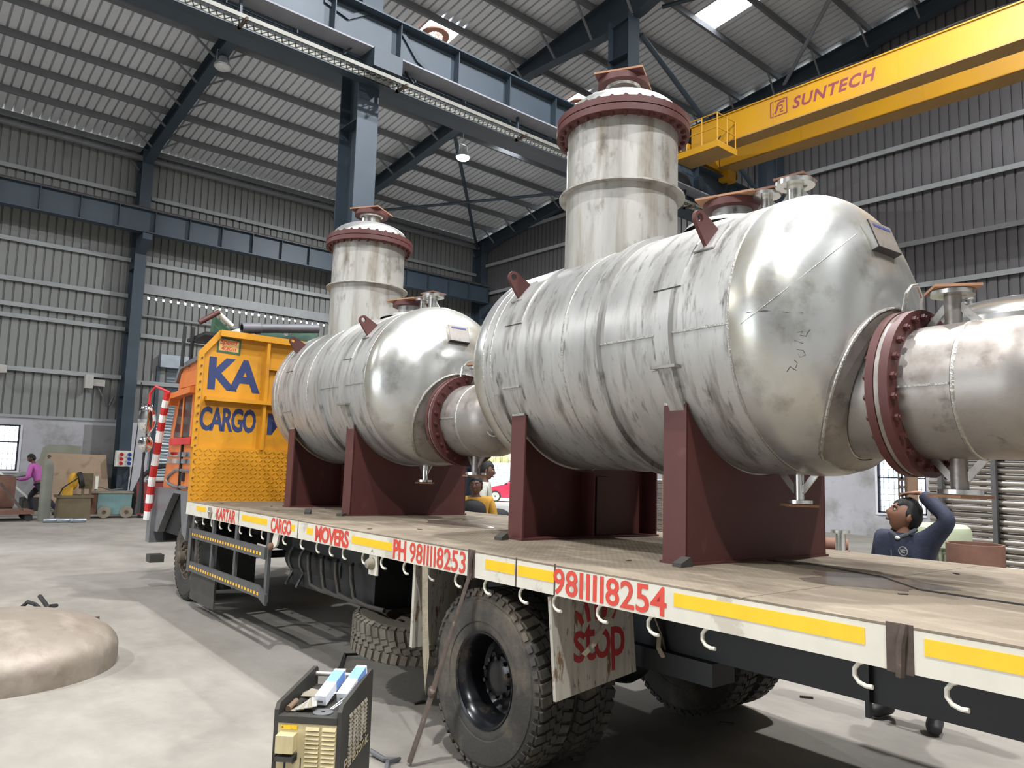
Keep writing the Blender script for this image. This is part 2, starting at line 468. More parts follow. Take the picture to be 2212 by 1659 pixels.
w = struct(MB().build('window_1', None) if False else bpy.data.objects.new('window_1', None)); col.objects.link(w)
def grille(parent, M, W, H, split=None):
    """steel window: frame, transom, thin grille bars and a pane; local x right, y up, z out"""
    f = MB(M); t = .045
    f.box(0, W, 0, t, 0, .06).box(0, W, H-t, H, 0, .06).box(0, t, 0, H, 0, .06).box(W-t, W, 0, H, 0, .06)
    f.box(W/2-t/2, W/2+t/2, 0, H, 0, .06)
    if split: f.box(0, W, split-t/2, split+t/2, 0, .06)
    f.build('window_frame', 'window_frame', parent, 0)
    n = round(W/.14)
    for k in range(1, n): MB(M).box(W*k/n-.006, W*k/n+.006, 0, H, .02, .032).build('grille_bar', 'window_frame', parent, 0)
    n = round(H/.17)
    for k in range(1, n): MB(M).box(0, W, H*k/n-.006, H*k/n+.006, .02, .032).build('grille_bar', 'window_frame', parent, 0)
    MB(M).box(.01, W-.01, .01, H-.01, .045, .049).build('pane', 'glass', parent, 0)
grille(w, frame((wx0, YW+.03, wz0), (1, 0, 0), (0, 0, 1)) @ Matrix.Diagonal((1, 1, -1, 1)), wx1-wx0, wz1-wz0, .9)
MB().box(wx1, wx1+.06, YW-.02, YW+.03, wz0-.06, wz1).box(wx0, wx1, YW-.03, YW+.05, wz0-.06, wz0).build('sill', 'plaster_white', w, 0)

# roller shutter behind the truck
d1 = bpy.data.objects.new('door_1', None); col.objects.link(d1); struct(d1)
for k in range(45):
    MB().cyl((dx0, YW+.1, .05+k*.108), (dx1, YW+.1, .05+k*.108), .06, n=6).build('shutter_slat', 'shutter', d1, 20)
MB().box(dx0-.06, dx1+.06, YW-.28, YW+.1, dz-.05, dz+.4).build('shutter_hood', 'galv_strip', d1, 0)
MB().box(dx0-.12, dx0, YW-.1, YW+.15, 0, dz).build('guide_rail', 'blue_steel', d1, 0)

# ---- gable wall
wy0, wy1, gz0, gz1 = 7.95, 9.24, .68, 2.25
gy0, gy1, gdz = 22.4, 27.6, 4.6
b = MB()
for y0, y1, z0, z1 in ((Y0, wy0, 0, BT), (wy0, wy1, 0, gz0), (wy0, wy1, gz1, BT), (wy1, gy0, 0, BT), (gy1, YW+.23, 0, BT)):
    b.box(XW, XW+.23, y0, y1, z0, z1)
wg = struct(b.build('wall_right', 'plaster', smooth=0))
for i in range(40):
    y = Y0+i
    lo = gdz if gy0-1 < y < gy1 else BT
    M = frame((XW, y+1, lo), (0, -1, 0), (0, 0, 1)) @ RX(-90)
    # local x -> -Y, local z -> up, grooves (+y) -> +X
    M = Matrix(((0, 1, 0, XW), (-1, 0, 0, y+1), (0, 0, 1, lo), (0, 0, 0, 1)))
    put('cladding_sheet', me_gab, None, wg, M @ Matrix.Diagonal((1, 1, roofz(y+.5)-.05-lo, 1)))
for z in (4.3, 5.75, 7.06, 8.3, 9.82, 11.2, 12.5, 13.8):
    MB().box(XW-.17, XW-.005, Y0, YW-.3, z-.05, z+.05).box(XW-.17, XW-.15, Y0, YW-.3, z-.09, z-.051).build('girt', 'girt', wg, 0)
w2 = bpy.data.objects.new('window_2', None); col.objects.link(w2); struct(w2)
grille(w2, frame((XW+.03, wy1, gz0), (0, -1, 0), (0, 0, 1)) @ Matrix.Diagonal((1, 1, -1, 1)), wy1-wy0, gz1-gz0, 1.0)
MB().box(XW-.03, XW+.05, wy0, wy1, gz0-.06, gz0).box(XW-.02, XW+.03, wy1, wy1+.06, gz0-.06, gz1).build('sill', 'plaster_white', w2, 0)
d2 = bpy.data.objects.new('door_2', None); col.objects.link(d2); struct(d2)
MB().box(XW-.05, XW+.28, gy0-.12, gy0, 0, gdz).build('door_jamb', 'blue_steel', d2, 0)
MB().box(XW-.05, XW+.28, gy1, gy1+.12, 0, gdz).build('door_jamb', 'blue_steel', d2, 0)
MB().box(XW-.05, XW+.28, gy0-.12, gy1+.12, gdz, gdz+.35).build('door_head', 'shutter', d2, 0)

# ---- the two ends of the hall behind the camera
wf = struct(MB().box(X0, XW+.23, Y0-.23, Y0, 0, BT).build('wall_front', 'plaster', smooth=0))
for i in range(36):
    put('cladding_sheet', me_wall, None, wf, Matrix(((-1, 0, 0, X0+i+1), (0, -1, 0, Y0), (0, 0, 1, BT), (0, 0, 0, 1))) @ Matrix.Diagonal((1, 1, roofz(Y0)-.05-BT, 1)))
BO0, BO1, BOZ = 3.0, 15.0, 6.5                     # big open doorway in the far end
wb = struct(MB().box(X0-.23, X0, Y0-.23, BO0, 0, BT).box(X0-.23, X0, BO1, YW+.23, 0, BT).build('wall_back', 'plaster', smooth=0))
for i in range(40):
    y = Y0+i; lo = BOZ if BO0-.5 <= y < BO1 else BT
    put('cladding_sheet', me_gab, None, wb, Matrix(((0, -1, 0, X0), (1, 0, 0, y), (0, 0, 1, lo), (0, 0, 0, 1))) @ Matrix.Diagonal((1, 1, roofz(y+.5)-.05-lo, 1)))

# ---- roof
ce = struct(MB().box(X0, XW+.3, RIDGE-.15, RIDGE+.15, roofz(RIDGE)-.02, roofz(RIDGE)+.03).build('ceiling', 'roof_sheet', smooth=0))
PUR = [27.9-1.45*k for k in range(18)]
SKY = {(5, 10): 1, (7, 10): 0, (7, 16): 0}
rows = [(28.35, 20.65), (20.65, 19.2), (19.2, 17.75), (17.75, 16.3), (16.3, 11.95), (11.95, 10.5), (10.5, RIDGE)]
s1 = [math.floor(roofpt(915, 60).x), math.floor(roofpt(1240, 212).x)]
skyc = {1: [round(roofpt(1092, 315).x-.5)], 3: s1, 5: [round(roofpt(1565, 25).x-.5)]}
def roof_sheet(i, ya, yb, me):
    za, zb = roofz(ya), roofz(yb); L = math.hypot(ya-yb, zb-za)
    u = Vector((0, yb-ya, zb-za)).normalized()        # along the slope
    nrm = Vector((1, 0, 0)).cross(u); nrm = nrm if nrm.z > 0 else -nrm
    M = Matrix(((1, nrm.x, u.x, X0+i), (0, nrm.y, u.y, ya), (0, nrm.z, u.z, za), (0, 0, 0, 1)))
    nm = 'skylight_sheet' if me is me_sky else 'roof_sheet'
    put(nm, me, None, ce, M @ Matrix.Diagonal((1, 1, L, 1)))
for r, (ya, yb) in enumerate(rows):
    for i in range(36):
        roof_sheet(i, ya, yb, me_sky if (r in skyc and X0+i in skyc[r]) else me_roof)
for i in range(36): roof_sheet(i, Y0, RIDGE, me_roof)
for y in PUR+[-.5, -3.4, -6.3, -9.2]:
    z = roofz(y)-.02
    MB().box(X0, XW, y-.035, y+.035, z-.2, z).box(X0, XW, y-.07, y, z-.215, z-.2).build('purlin', 'purlin', ce, 0)
def vent(x, y):
    z = roofz(y)-.09
    o = thing('roof_vent', 'round rusty turbine vent seen through the %s skylight' % ('upper left' if x < 13 else 'small central'), 'vent', T((x, y, z)) @ RX(-7.8))
    MB().ring(.24, .42, -.05, 0, 28).build('vent_ring', 'vent_rust', o)
    m = MB()
    for k in range(14):
        a = 2*math.pi*k/14
        m.bar((.08*math.cos(a), .08*math.sin(a), -.015), (.25*math.cos(a+.5), .25*math.sin(a+.5), -.03), .012, .03)
    m.build('vane', 'vent_rust', o, 0)
for x in s1: vent(x+.42, 16.95)

# ---- steel frames
def ibeam(m, p, q, h, w, tf=.02, tw=.014, M=None):
    """I section between p and q, web vertical"""
    p, q = Vector(p), Vector(q); d = (q-p); L = d.length; d.normalize()
    side = Vector((0, 0, 1)).cross(d)
    side = side.normalized() if side.length > .01 else Vector((1, 0, 0))
    up = d.cross(side)
    A = Matrix(((side.x, up.x, d.x, p.x), (side.y, up.y, d.y, p.y), (side.z, up.z, d.z, p.z), (0, 0, 0, 1)))
    m.box(-w/2, w/2, h/2-tf, h/2, 0, L, A).box(-w/2, w/2, -h/2, -h/2+tf, 0, L, A).box(-tw/2, tw/2, -h/2, h/2, 0, L, A)
    return m
def column(x, ya, yb, z0, z1, w, label, group=None, extra=None):
    o = thing('steel_column', label, 'column', T((x, (ya+yb)/2, 0)), group)
    h = (yb-ya)/2
    MB().box(-w/2, w/2, -h, -h+.025, z0, z1).build('flange', 'blue_steel', o, 0)
    MB().box(-w/2, w/2, h-.025, h, z0, z1).build('flange', 'blue_steel', o, 0)
    MB().box(-.012, .012, -h+.02, h-.02, z0, z1).build('web', 'blue_dark', o, 0)
    MB().box(-w/2-.1, w/2+.1, -h-.1, h+.1, 0, .03).build('base_plate', 'blue_dark', o, 0)
    z = z0+1.5; k = 0
    while z < z1-.5:
        MB().box(-w/2, w/2, -h+.02, h-.02, z, z+.015).build('stiffener', 'blue_dark', o, 0); z += 2.2
    return o
wall_lab = {-8.6: 0, -1: 0, 6.66: 'blue-grey steel wall column beside the white socket board', 14.35: 'blue-grey steel wall column half hidden behind the far vessel tower', 21.75: 'blue-grey steel corner column where the two clad walls meet'}
for x in FR[2:]:
    o = column(x, 27.28, 27.95, 0, roofz(28)-.25, .36, wall_lab[x])
    MB().prism([(-1.0, 9.2), (-.33, 9.2), (-.33, 8.6), (-1.0, 9.0)], -.15, .15, Matrix(((0, 0, 1, 0), (1, 0, 0, 0), (0, 1, 0, 0), (0, 0, 0, 1)))).build('corbel', 'blue_steel', o, 0)
inner_lab = {6.66: 'tall blue-grey inner column rising behind the far vessel tower', 14.35: 'blue-grey inner column behind the near vessel tower, its top below the roof beam', 21.75: 'blue-grey column against the gable wall under the yellow crane'}
INNER = {}
for x in FR[2:]:
    INNER[x] = column(x-.04, 11.95, 12.65, 0, roofz(12.3)-1.1, .44, inner_lab[x])
# gable posts
for y, s in ((on(1668, 400, 0, 21.6).y, 'blue-grey gable post behind the small nozzles'), (4.0, 'blue-grey gable post at the right, behind the near vessel')):
    if abs(y-12.3) > 1.0:
        column(21.8, y-.2, y+.2, 0, roofz(y)-.3, .3, s)
raf_lab = {-8.6: 'sloping roof beam farthest left, above the picture', -1.0: 'sloping roof beam above the left edge of the picture', 6.66: 'sloping roof beam ending at the socket-board column', 14.35: 'sloping roof beam beside the lit lamp', 21.75: 'sloping roof beam along the gable wall'}
def rafter(x):
    o = thing('roof_rafter', raf_lab[x], 'roof beam', T((x, 0, 0)))
    def dep(y): return .46+.62*max(0, 1-abs(y-12.3)/3.6)+(.25*max(0, (y-26.2)/1.7))
    ys = [27.95, 26.2, 22, 17, 15.9, 14.4, 12.9, 11.7, 10.2, 8.7, 5, RIDGE]
    w = .3
    top = MB(); bot = MB(); web = MB()
    for a, c in zip(ys, ys[1:]):
        A = Matrix(((0, 0, 1, 0), (1, 0, 0, 0), (0, 1, 0, 0), (0, 0, 0, 1)))
        za, zc = roofz(a)-.24, roofz(c)-.24
        ba, bc = za-dep(a), zc-dep(c)
        top.prism([(a, za), (c, zc), (c, zc-.02), (a, za-.02)], -w/2, w/2, A)
        bot.prism([(a, ba), (c, bc), (c, bc+.02), (a, ba+.02)], -w/2, w/2, A)
        web.prism([(a, za-.02), (c, zc-.02), (c, bc+.02), (a, ba+.02)], -.01, .01, A)
    top.build('top_flange', 'blue_dark', o, 0); bot.build('bottom_flange', 'blue_steel', o, 0); web.build('web', 'blue_dark', o, 0)
    for y in PUR[:16]:
        if y < 3: continue
        z = roofz(y)-.2; zb = roofz(y)-.24-dep(y)+.04
        for s in (-1, 1):
            if x > 21 and s > 0: continue
            MB().bar((s*.1, y, zb), (s*.75, y, z), .05, .05).build('fly_brace', 'purlin', o, 0)
    return o
for x in FR[1:]: rafter(x)
# pipe braces
def pipe(name, p, q, r, mat, label, cat='brace'):
    return tag(MB().cyl(p, q, r, n=12).build(name, mat), label, cat)
zr = lambda y: roofz(y)-.62
pipe('roof_brace', (14.45, 20.0, zr(20.0)), (21.7, 27.8, zr(27.8)+.1), .07, 'blue_steel', 'pipe brace running from the lit lamp down to the far corner')
pipe('roof_brace', (14.45, 27.6, zr(27.6)), (21.7, 20.2, zr(20.2)), .06, 'blue_steel', 'pipe brace crossing almost level behind the two vessel towers')
pipe('roof_brace', on(1385, 75, 1, 12.2), on(1640, 420, 1, 12.2), .075, 'blue_steel', 'sloping pipe brace passing behind the crane platform')
pipe('roof_brace', roofpt(1800, -15, .4), roofpt(1690, 190, .4), .06, 'pale_dust', 'pale pipe brace in the dark roof above the crane lettering')
pipe('roof_brace', roofpt(1430, 15, .5), roofpt(1700, -60, .5), .06, 'blue_steel', 'pipe brace beside the large skylight at the top')

# ---- crane beams along the hall
def crane_beam(name, label, y, z0, z1, w, step, x0=X0, face=-1, flmat='blue_steel'):
    o = thing(name, label, 'beam', T((x0, y, z0)))
    L = XW-.3-x0; H = z1-z0
    MB().box(0, L, -w/2, w/2, H-.03, H).build('top_flange', 'blue_steel', o, 0)
    MB().box(0, L, -w/2, w/2, 0, .03).build('bottom_flange', flmat, o, 0)
    MB().box(0, L, -.01, .01, .03, H-.03).build('web', 'blue_steel', o, 0)
    k = step/2
    while k < L:
        MB().box(k-.01, k+.01, -w/2+.03, w/2-.03, .03, H-.03).build('stiffener', 'blue_dark', o, 0); k += step
    MB().box(0, L, -.04, .04, H, H+.09).build('rail', 'rusty_iron', o, 0)
    return o
crane_beam('crane_beam', 'deep riveted-looking crane beam along the left wall girts', 26.85, 9.24, 10.05, .36, 1.13)
crane_beam('crane_beam', 'deep crane beam running overhead in front of the tall inner column', 11.55, 9.2, 9.96, .42, 1.35, flmat='pale_dust')
crane_beam('crane_beam', 'crane beam on the far side of the tall inner column, pale underside', 13.1, 9.38, 10.1, .4, 1.35)
for o in list(col.objects):
    if o.get('label', '').startswith('deep riveted'): o['label'] = 'deep stiffened crane beam along the left wall'
t = thing('cable_tray', 'pale perforated cable tray slung under the overhead crane beam', 'cable tray', T((X0, 11.42, 8.72)))
L = XW-X0-.4
MB().box(0, L, -.13, -.115, 0, .07).build('side', 'tray', t, 0)
MB().box(0, L, .115, .13, 0, .07).build('side', 'tray', t, 0)
m = MB(); k = 12.0
while k < L:
    m.bar((k, -.12, .01), (k+.12, .12, .01), .02, .01).bar((k+.12, -.12, .01), (k, .12, .01), .02, .01); k += .12
o = m.build('perforated_base', 'tray', t, 0); o['kind'] = 'stuff'
for x in range(3, int(L), 3):
    MB().box(x-.02, x+.02, -.2, .2, -.05, 0).build('bracket', 'rusty_iron', t, 0)
    MB().box(x-.02, x+.02, .1, .16, -.05, .5).build('hanger', 'blue_dark', t, 0)
tag(MB().box(X0, XW-.3, 11.72, 11.94, 8.8, 9.12).build('tie_beam', 'blue_dark', smooth=0), 'dark tie beam between the perforated tray and the crane beam', 'beam')
for x in FR[2:4]:
    o = INNER[x]
    A = T((0, -.4, 9.1))
    MB(A).prism([(-1.2, .62), (-.75, .5), (-.35, .78), (.35, .78), (.8, .3), (1.25, .05), (1.25, 0), (.75, .22), (.32, .7), (-.32, .7), (-.72, .43), (-1.2, .55)], -.25, .05, frame((0, -.35, .1), (1, 0, 0), (0, 0, 1))).build('bent_plate', 'blue_dark', o, 0)
    for s in (-1, 1):
        MB(A).bar((s*.75, -.3, -.1), (s*.1, -.1, .7), .08, .02).build('strut', 'blue_dark', o, 0)
    MB(A).box(-.3, .3, -.62, .1, -.25, .1).build('corbel', 'blue_dark', o, 0)

# ---- lamps
def lamp(p, hang, label, lit, name='high_bay_lamp'):
    o = thing(name, label, 'lamp', T(p), 'high-bay lamps')
    MB().lathe([(.06, .3), (.1, .28), (.13, .18), (.16, .15), (.24, .02), (.235, 0), (.22, .01)], 24).build('housing', 'lamp_shell', o)
    MB().lathe([(.22, .0), (.2, -.05), (.14, -.09), (.07, -.105), (.001, -.11)], 24).build('lens', 'lamp_glow' if lit else 'lamp_off', o)
    MB().tube([(-.17, 0, .1), (-.17, 0, .45), (.17, 0, .45), (.17, 0, .1)], .012, 6).build('yoke', 'lamp_shell', o)
    MB().cyl((0, 0, .45), (0, 0, .45+hang), .015, n=6).build('rod', 'lamp_shell', o)
    if lit:
        L = bpy.data.lights.new('lamp_light', 'AREA'); L.shape = 'DISK'; L.size = .42
        L.energy = LAMP_W; L.color = (.975, .985, 1)
        lo = bpy.data.objects.new('lamp_light', L); col.objects.link(lo); lo.parent = o; lo.location = (0, 0, -.13)
    return o
lp = on(1000, 340, 0, 14.35)
lamp(lp, .45, 'brightly lit high-bay lamp hanging left of the near tower', True)
lp2 = on(478, 147, 0, 6.66); lp2.y -= .1
lamp(lp2, .1, 'unlit white high-bay lamp on the left roof beam', False)
for x, y in ((-8.6, 7.5), (-1, 2.5), (6.66, 5.0), (11.8, 3.0), (6.66, -5), (-1, -6), (-8.6, 21)):  # second-last lamp is added, unseen fill for the truck's near side
    lamp((x, y, roofz(y)-1.35), .3, 'lit high-bay lamp of the nearer bay, unseen above the picture, one of the set added as fill', True)
# ================================================================= overhead crane
CX = 16.0
cr = thing('overhead_crane', 'yellow double-girder overhead travelling crane with maroon SUNTECH lettering', 'crane', T((CX, 0, 10.13)))
def girder(x, z0, z1, name):
    g = MB().box(x, x+.42, -10.5, 11.35, z0, z1).build(name, 'crane_yellow', cr, 0)
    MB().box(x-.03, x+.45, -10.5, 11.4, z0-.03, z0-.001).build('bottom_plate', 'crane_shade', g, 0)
    MB().box(x-.03, x+.45, -10.5, 11.4, z1+.001, z1+.03).build('top_plate', 'crane_yellow', g, 0)
    MB().box(x+.18, x+.24, -10.5, 11.2, z1+.03, z1+.08).build('trolley_rail', 'rusty_iron', g, 0)
    for y in (8.95, 6.05, 1.5): MB().box(x-.008, x-.001, y-.012, y+.012, z0, z1).build('splice', 'crane_yellow', g, 0)
    return g
g1 = girder(0, 0, .72, 'near_girder')
g2 = girder(1.35, .02, .74, 'far_girder')
# end carriage on the crane beam
MB().box(-.4, 2.3, 11.4, 11.72, -.04, .3).build('end_carriage', 'crane_yellow', cr, 0)
for x in (-.2, 2.1): MB().cyl((x, 11.38, .02), (x, 11.75, .02), .16, n=20).build('wheel', 'rusty_iron', cr)
MB().box(1.5, 1.9, 11.2, 11.5, -.3, .0).build('buffer_bracket', 'crane_yellow', cr, 0)
# platform with hand rail
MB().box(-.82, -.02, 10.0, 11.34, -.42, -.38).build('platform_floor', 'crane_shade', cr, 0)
MB().box(-.85, -.82, 10.0, 11.34, -.46, -.3).box(-.85, 0, 9.97, 10.0, -.46, -.3).build('platform_edge', 'crane_yellow', cr, 0)
for x, y in ((-.83, 10.0), (-.83, 10.45), (-.83, 10.9), (-.83, 11.3), (-.4, 10.0), (-.03, 10.0)):
    MB().cyl((x, y, -.4), (x, y, .42), .018, n=8).build('rail_post', 'crane_yellow', cr)
for z in (.42, .05):
    MB().tube([(-.03, 10.0, z), (-.83, 10.0, z), (-.83, 11.3, z)], .016, 8).build('hand_rail', 'crane_yellow', cr)
MB().tube([(-.6, 10.05, -.1), (-.7, 10.15, -.28), (-.6, 10.3, -.3), (-.5, 10.9, -.2)], .02, 6).build('cable_loop', 'wire', cr)
for k in range(3):
    pts = [(.02+k*.05, 10.9-i*.75, .78+.05*math.sin(i*1.7+k)+.03*k) for i in range(26)]
    MB().tube(pts, .014, 6).build('festoon_cable', 'wire', cr)
def crane_m(px, py):
    p = on(px, py, 0, CX-.003)
    return frame((-.003, p.y, p.z-10.13), (0, -1, 0), (0, 0, 1))
a = on(1712, 236, 0, CX); b2 = on(1893, 190, 0, CX)
text('lettering', 'SUNTECH', 'maroon_print', g1, crane_m(1712, 236), .29, a.y-b2.y, .002, .025, .22, 1.12)
a = on(1664, 256, 0, CX); b2 = on(1701, 243, 0, CX); w = a.y-b2.y
lm = crane_m(1664, 256)
o = [(0, 0), (w*.5, 0), (w, 0), (w, .2), (w, .4), (w*.5, .4), (0, .4), (0, .2)]
q = [(w*.5+(x-w*.5)*.88, .2+(y-.2)*.9) for x, y in o]
MB(lm @ T((0, 0, .002))).holed(o, q, 0, .002).build('logo_frame', 'maroon_print', g1, 0)
MB(lm).tube([(w*.16, .08, .003), (w*.32, .1, .003), (w*.42, .2, .003), (w*.48, .3, .003), (w*.62, .33, .003), (w*.84, .33, .003)], .025, 4, flat=.06).tube([(w*.52, .24, .003), (w*.7, .24, .003), (w*.72, .16, .003), (w*.58, .14, .003), (w*.6, .08, .003), (w*.75, .09, .003)], .016, 4, flat=.06).build('logo_mark', 'maroon_print', g1, 0)

# ================================================================= flatbed truck
_v = Vector((-.3, .75, -2.2))
TROT = Matrix.Rotation(R(_v.length), 4, _v.normalized())
P0 = Vector((2.849, 3.427, 1.27))
TF = T(P0) @ TROT
TI = TF.inverted()
def gz(x, y):                    # ground height in truck coordinates
    r = TROT[2]; return (-P0.z-r[0]*x-r[1]*y)/r[2]
tr = thing('flatbed_truck', 'flatbed lorry with orange cab, yellow headboard and white side rail carrying two vessels', 'truck', TF @ T((0, 0, gz(0, 0))))
TO = T((0, 0, -gz(0, 0)))        # deck-top coordinates -> root coordinates
def tb(): return MB(TO)
W, YR, YF = 2.5, -4.6, 6.1
dk = tb().box(.03, W-.03, YR, YF, -.1, -.008).build('deck', 'chassis_dusty', tr, 0)
js = [YR, -3.2, -1.72, -.3, 1.15, 2.6, 4.05, 5.2, YF]
for a, b2 in zip(js, js[1:]):
    for x0, x1 in ((-.021, 1.24), (1.245, W+.021)):
        tb().box(x0, x1, a+.003, b2-.003, -.008, 0).build('deck_plate', 'deck_chequer', dk, 0)
m = tb(); m.prism([(1.05+.32*math.cos(a)*(1+.2*math.sin(3*a)), -1.75+.3*math.sin(a)*(1+.25*math.cos(5*a))) for a in [2*math.pi*k/24 for k in range(24)]], .0005, .002)
m.build('wet_patch', 'puddle', dk, 0)
m = tb(); m.prism([(1.2+.22*math.cos(a)*(1+.2*math.sin(3*a)), 2.05+.42*math.sin(a)*(1+.2*math.cos(4*a))) for a in [2*math.pi*k/24 for k in range(24)]], .0005, .002)
m.build('wet_patch', 'puddle', dk, 0)
tb().tube([(1.35, -.9, .004), (1.4, -1.3, .004), (1.25, -1.7, .004), (.95, -2.0, .004), (.9, -2.6, .004), (.75, -3.4, .004)], .004, 5).build('loose_wire', 'wire', dk)
for k in range(18):
    x, y = random.uniform(.1, 2.3), random.uniform(-2.6, 5.6)
    tb().box(-.02, .02, -.006, .008, 0, .004, T((x, y, .001)) @ RZ(random.uniform(0, 180))).build('debris', 'rusty_iron', dk, 0)
for y in [YR+.3+.62*k for k in range(17)]:
    tb().box(.05, W-.05, y-.03, y+.03, -.17, -.1).build('cross_member', 'chassis', dk, 0)
for x in (.8, 1.7):
    tb().box(x-.04, x+.04, YR, 7.6, -.5, -.17).build('chassis_rail', 'chassis', tr, 0)
tb().bar((.74, -1.86, -.17), (.74, -1.86, -.56), .03, .02).build('spring_hanger', 'chassis', tr, 0)
tb().box(.7, .9, -1.05, 1.2, -.62, -.5).build('leaf_spring', 'chassis', tr, 0)
tb().box(1.6, 1.8, -1.05, 1.2, -.62, -.5).build('leaf_spring', 'chassis', tr, 0)

# ---- side rails
def rail_side(x0, x1, near):
    r = tb().box(x0, x1, YR, YF, -.155, -.009).build('side_rail', 'rail_white', tr, 0)
    return r
sr = rail_side(-.02, .03, True)
rail_side(W-.03, W+.02, False)
def rt(y, z): return TO @ frame((-.021, y, z), (0, -1, 0), (0, 0, 1))
for y0, y1, z0, z1 in ((5.68, 5.33, -.09, -.035), (4.14, 3.46, -.098, -.04), (2.88, 2.81, -.1, -.045), (2.55, 2.43, -.1, -.045), (1.72, 1.11, -.1, -.045), (.02, -.25, -.092, -.035),
                       (-.28, -.58, -.092, -.035), (-1.37, -2.22, -.088, -.03), (-2.42, -3.3, -.086, -.03)):
    tb().box(-.0225, -.0195, y1, y0, z0, z1).build('reflective_tape', 'tape_yellow', sr, 0)
for s, y0, y1, bo in (('KARTAR', 4.95, 4.33, .03), ('CARGO', 3.36, 2.88, .03), ('MOVERS', 2.38, 1.77, .035), ('PH', 1.09, .92, .03), ('98IIII8253', .87, .22, .012), ('98IIII8254', -.575, -1.33, .016)):
    text('lettering', s, 'paint_red', sr, rt(y0, -.147), .133, y0-y1, .0015, bo, 0, 1.0 if s[0] == '9' else .9)
for y in (4.24, 2.74, -.265, -.585): tb().box(-.0215, -.0195, y-.006, y+.006, -.155, .005).build('rail_joint', 'rusty_iron', sr, 0)
for y, w in ((.16, .07), (-2.34, .09)):
    tb().box(-.024, -.018, y-w/2, y+w/2, -.16, .006).build('rust_patch', 'rusty_iron', sr, 0)
    tb().tube([(-.02, y-w*.2, .005), (-.035, y-w*.1, -.06), (-.025, y, -.17)], .016, 6).build('torn_edge', 'rusty_iron', sr)
tb().prism([(0, .05), (.09, .055), (.13, .0), (.1, -.07), (.02, -.065)], 0, .012, frame((-.02, 5.22, -.075), (0, -1, 0), (0, 0, 1))).build('gusset_plate', 'scrap_dull', sr, 0)
tb().cyl((-.02, 5.15, -.075), (-.05, 5.15, -.075), .018, n=10).build('bolt', 'steel_bright', sr)
hk = MB().tube([(0, 0, .005), (0, .022, -.006), (0, .038, -.028), (0, .038, -.052), (0, .022, -.072), (0, -.004, -.08), (0, -.028, -.078)], .0085, 8).mesh('hook')
hk.materials.append(MAT['hook_white'])
for y in (5.745, 5.46, 5.157, 4.855, 4.553, 4.228, 3.935, 3.612, 3.068, 2.682, 2.372, 2.117, 1.888, 1.561, 1.266, .959, .643, .332, .032, -.3, -.574, -.901, -1.222, -1.526, -1.86, -2.187, -2.494, -2.8):
    if y == -1.86: continue
    put('rope_hook', hk, None, sr, TO @ T((.0, y-.02, -.155)) @ RZ(random.uniform(-6, 6)))

# ---- wheels
def tyre_mesh(name, lugs, mat):
    m = MB()
    half = [(.262, -.1), (.275, -.118), (.31, -.13), (.33, -.128), (.335, -.134), (.42, -.14), (.46, -.137), (.463, -.131), (.485, -.128), (.505, -.112), (.512, -.095)]
    prof = half+[(.512, -.03)]+[(.512, .03)]+[(r, -z) for r, z in reversed(half)]
    m.lathe(prof, 56)
    if lugs:
        n = 46
        for k in range(n):
            a = 2*math.pi*k/n
            for s in (-1, 1):
                A = Matrix.Rotation(a+(.07 if s > 0 else 0), 4, 'Z') @ T((.512, 0, s*.082))
                m.box(-.012, .014, -.024, .024, -.036, .034, A @ RX(s*12))
            for zz, ph in ((-.022, .035), (.022, .1)):
                A = Matrix.Rotation(a+ph, 4, 'Z') @ T((.512, 0, zz))
                m.box(-.012, .012, -.027, .027, -.019, .019, A @ RX(20))
            A = Matrix.Rotation(a, 4, 'Z') @ T((.497, 0, -.121)) @ RY(-28)
            m.box(-.02, .01, -.02, .02, -.01, .008, A)
            A = Matrix.Rotation(a+.07, 4, 'Z') @ T((.497, 0, .121)) @ RY(28)
            m.box(-.02, .01, -.02, .02, -.008, .01, A)
    me = m.mesh(name, 28); me.materials.append(MAT[mat]); return me
ty_l = tyre_mesh('tyre', True, 'tyre'); ty_s = tyre_mesh('tyre_spare', True, 'tyre_dusty')
def rim_mesh(kind, mat):
    m = MB()
    if kind == 'deep':
        m.lathe([(.262, .118), (.276, .125), (.278, .118), (.255, .1), (.235, .06), (.228, -.02), (.222, -.055), (.2, -.075), (.12, -.07)], 40)
        m.lathe([(.262, -.118), (.276, -.125), (.255, -.1), (.235, -.06), (.2, -.078)], 40)
    else:
        m.lathe([(.262, .118), (.276, .125), (.278, .118), (.25, .09), (.235, .05), (.215, .04), (.19, .07), (.15, .1), (.1, .11)], 40)
        m.lathe([(.262, -.118), (.276, -.125), (.25, -.09), (.2, .03)], 40)
    me = m.mesh('rim', 30); me.materials.append(MAT[mat]); return me
rim_d, rim_f = rim_mesh('deep', 'rim_black'), rim_mesh('flat', 'rim_dusty')
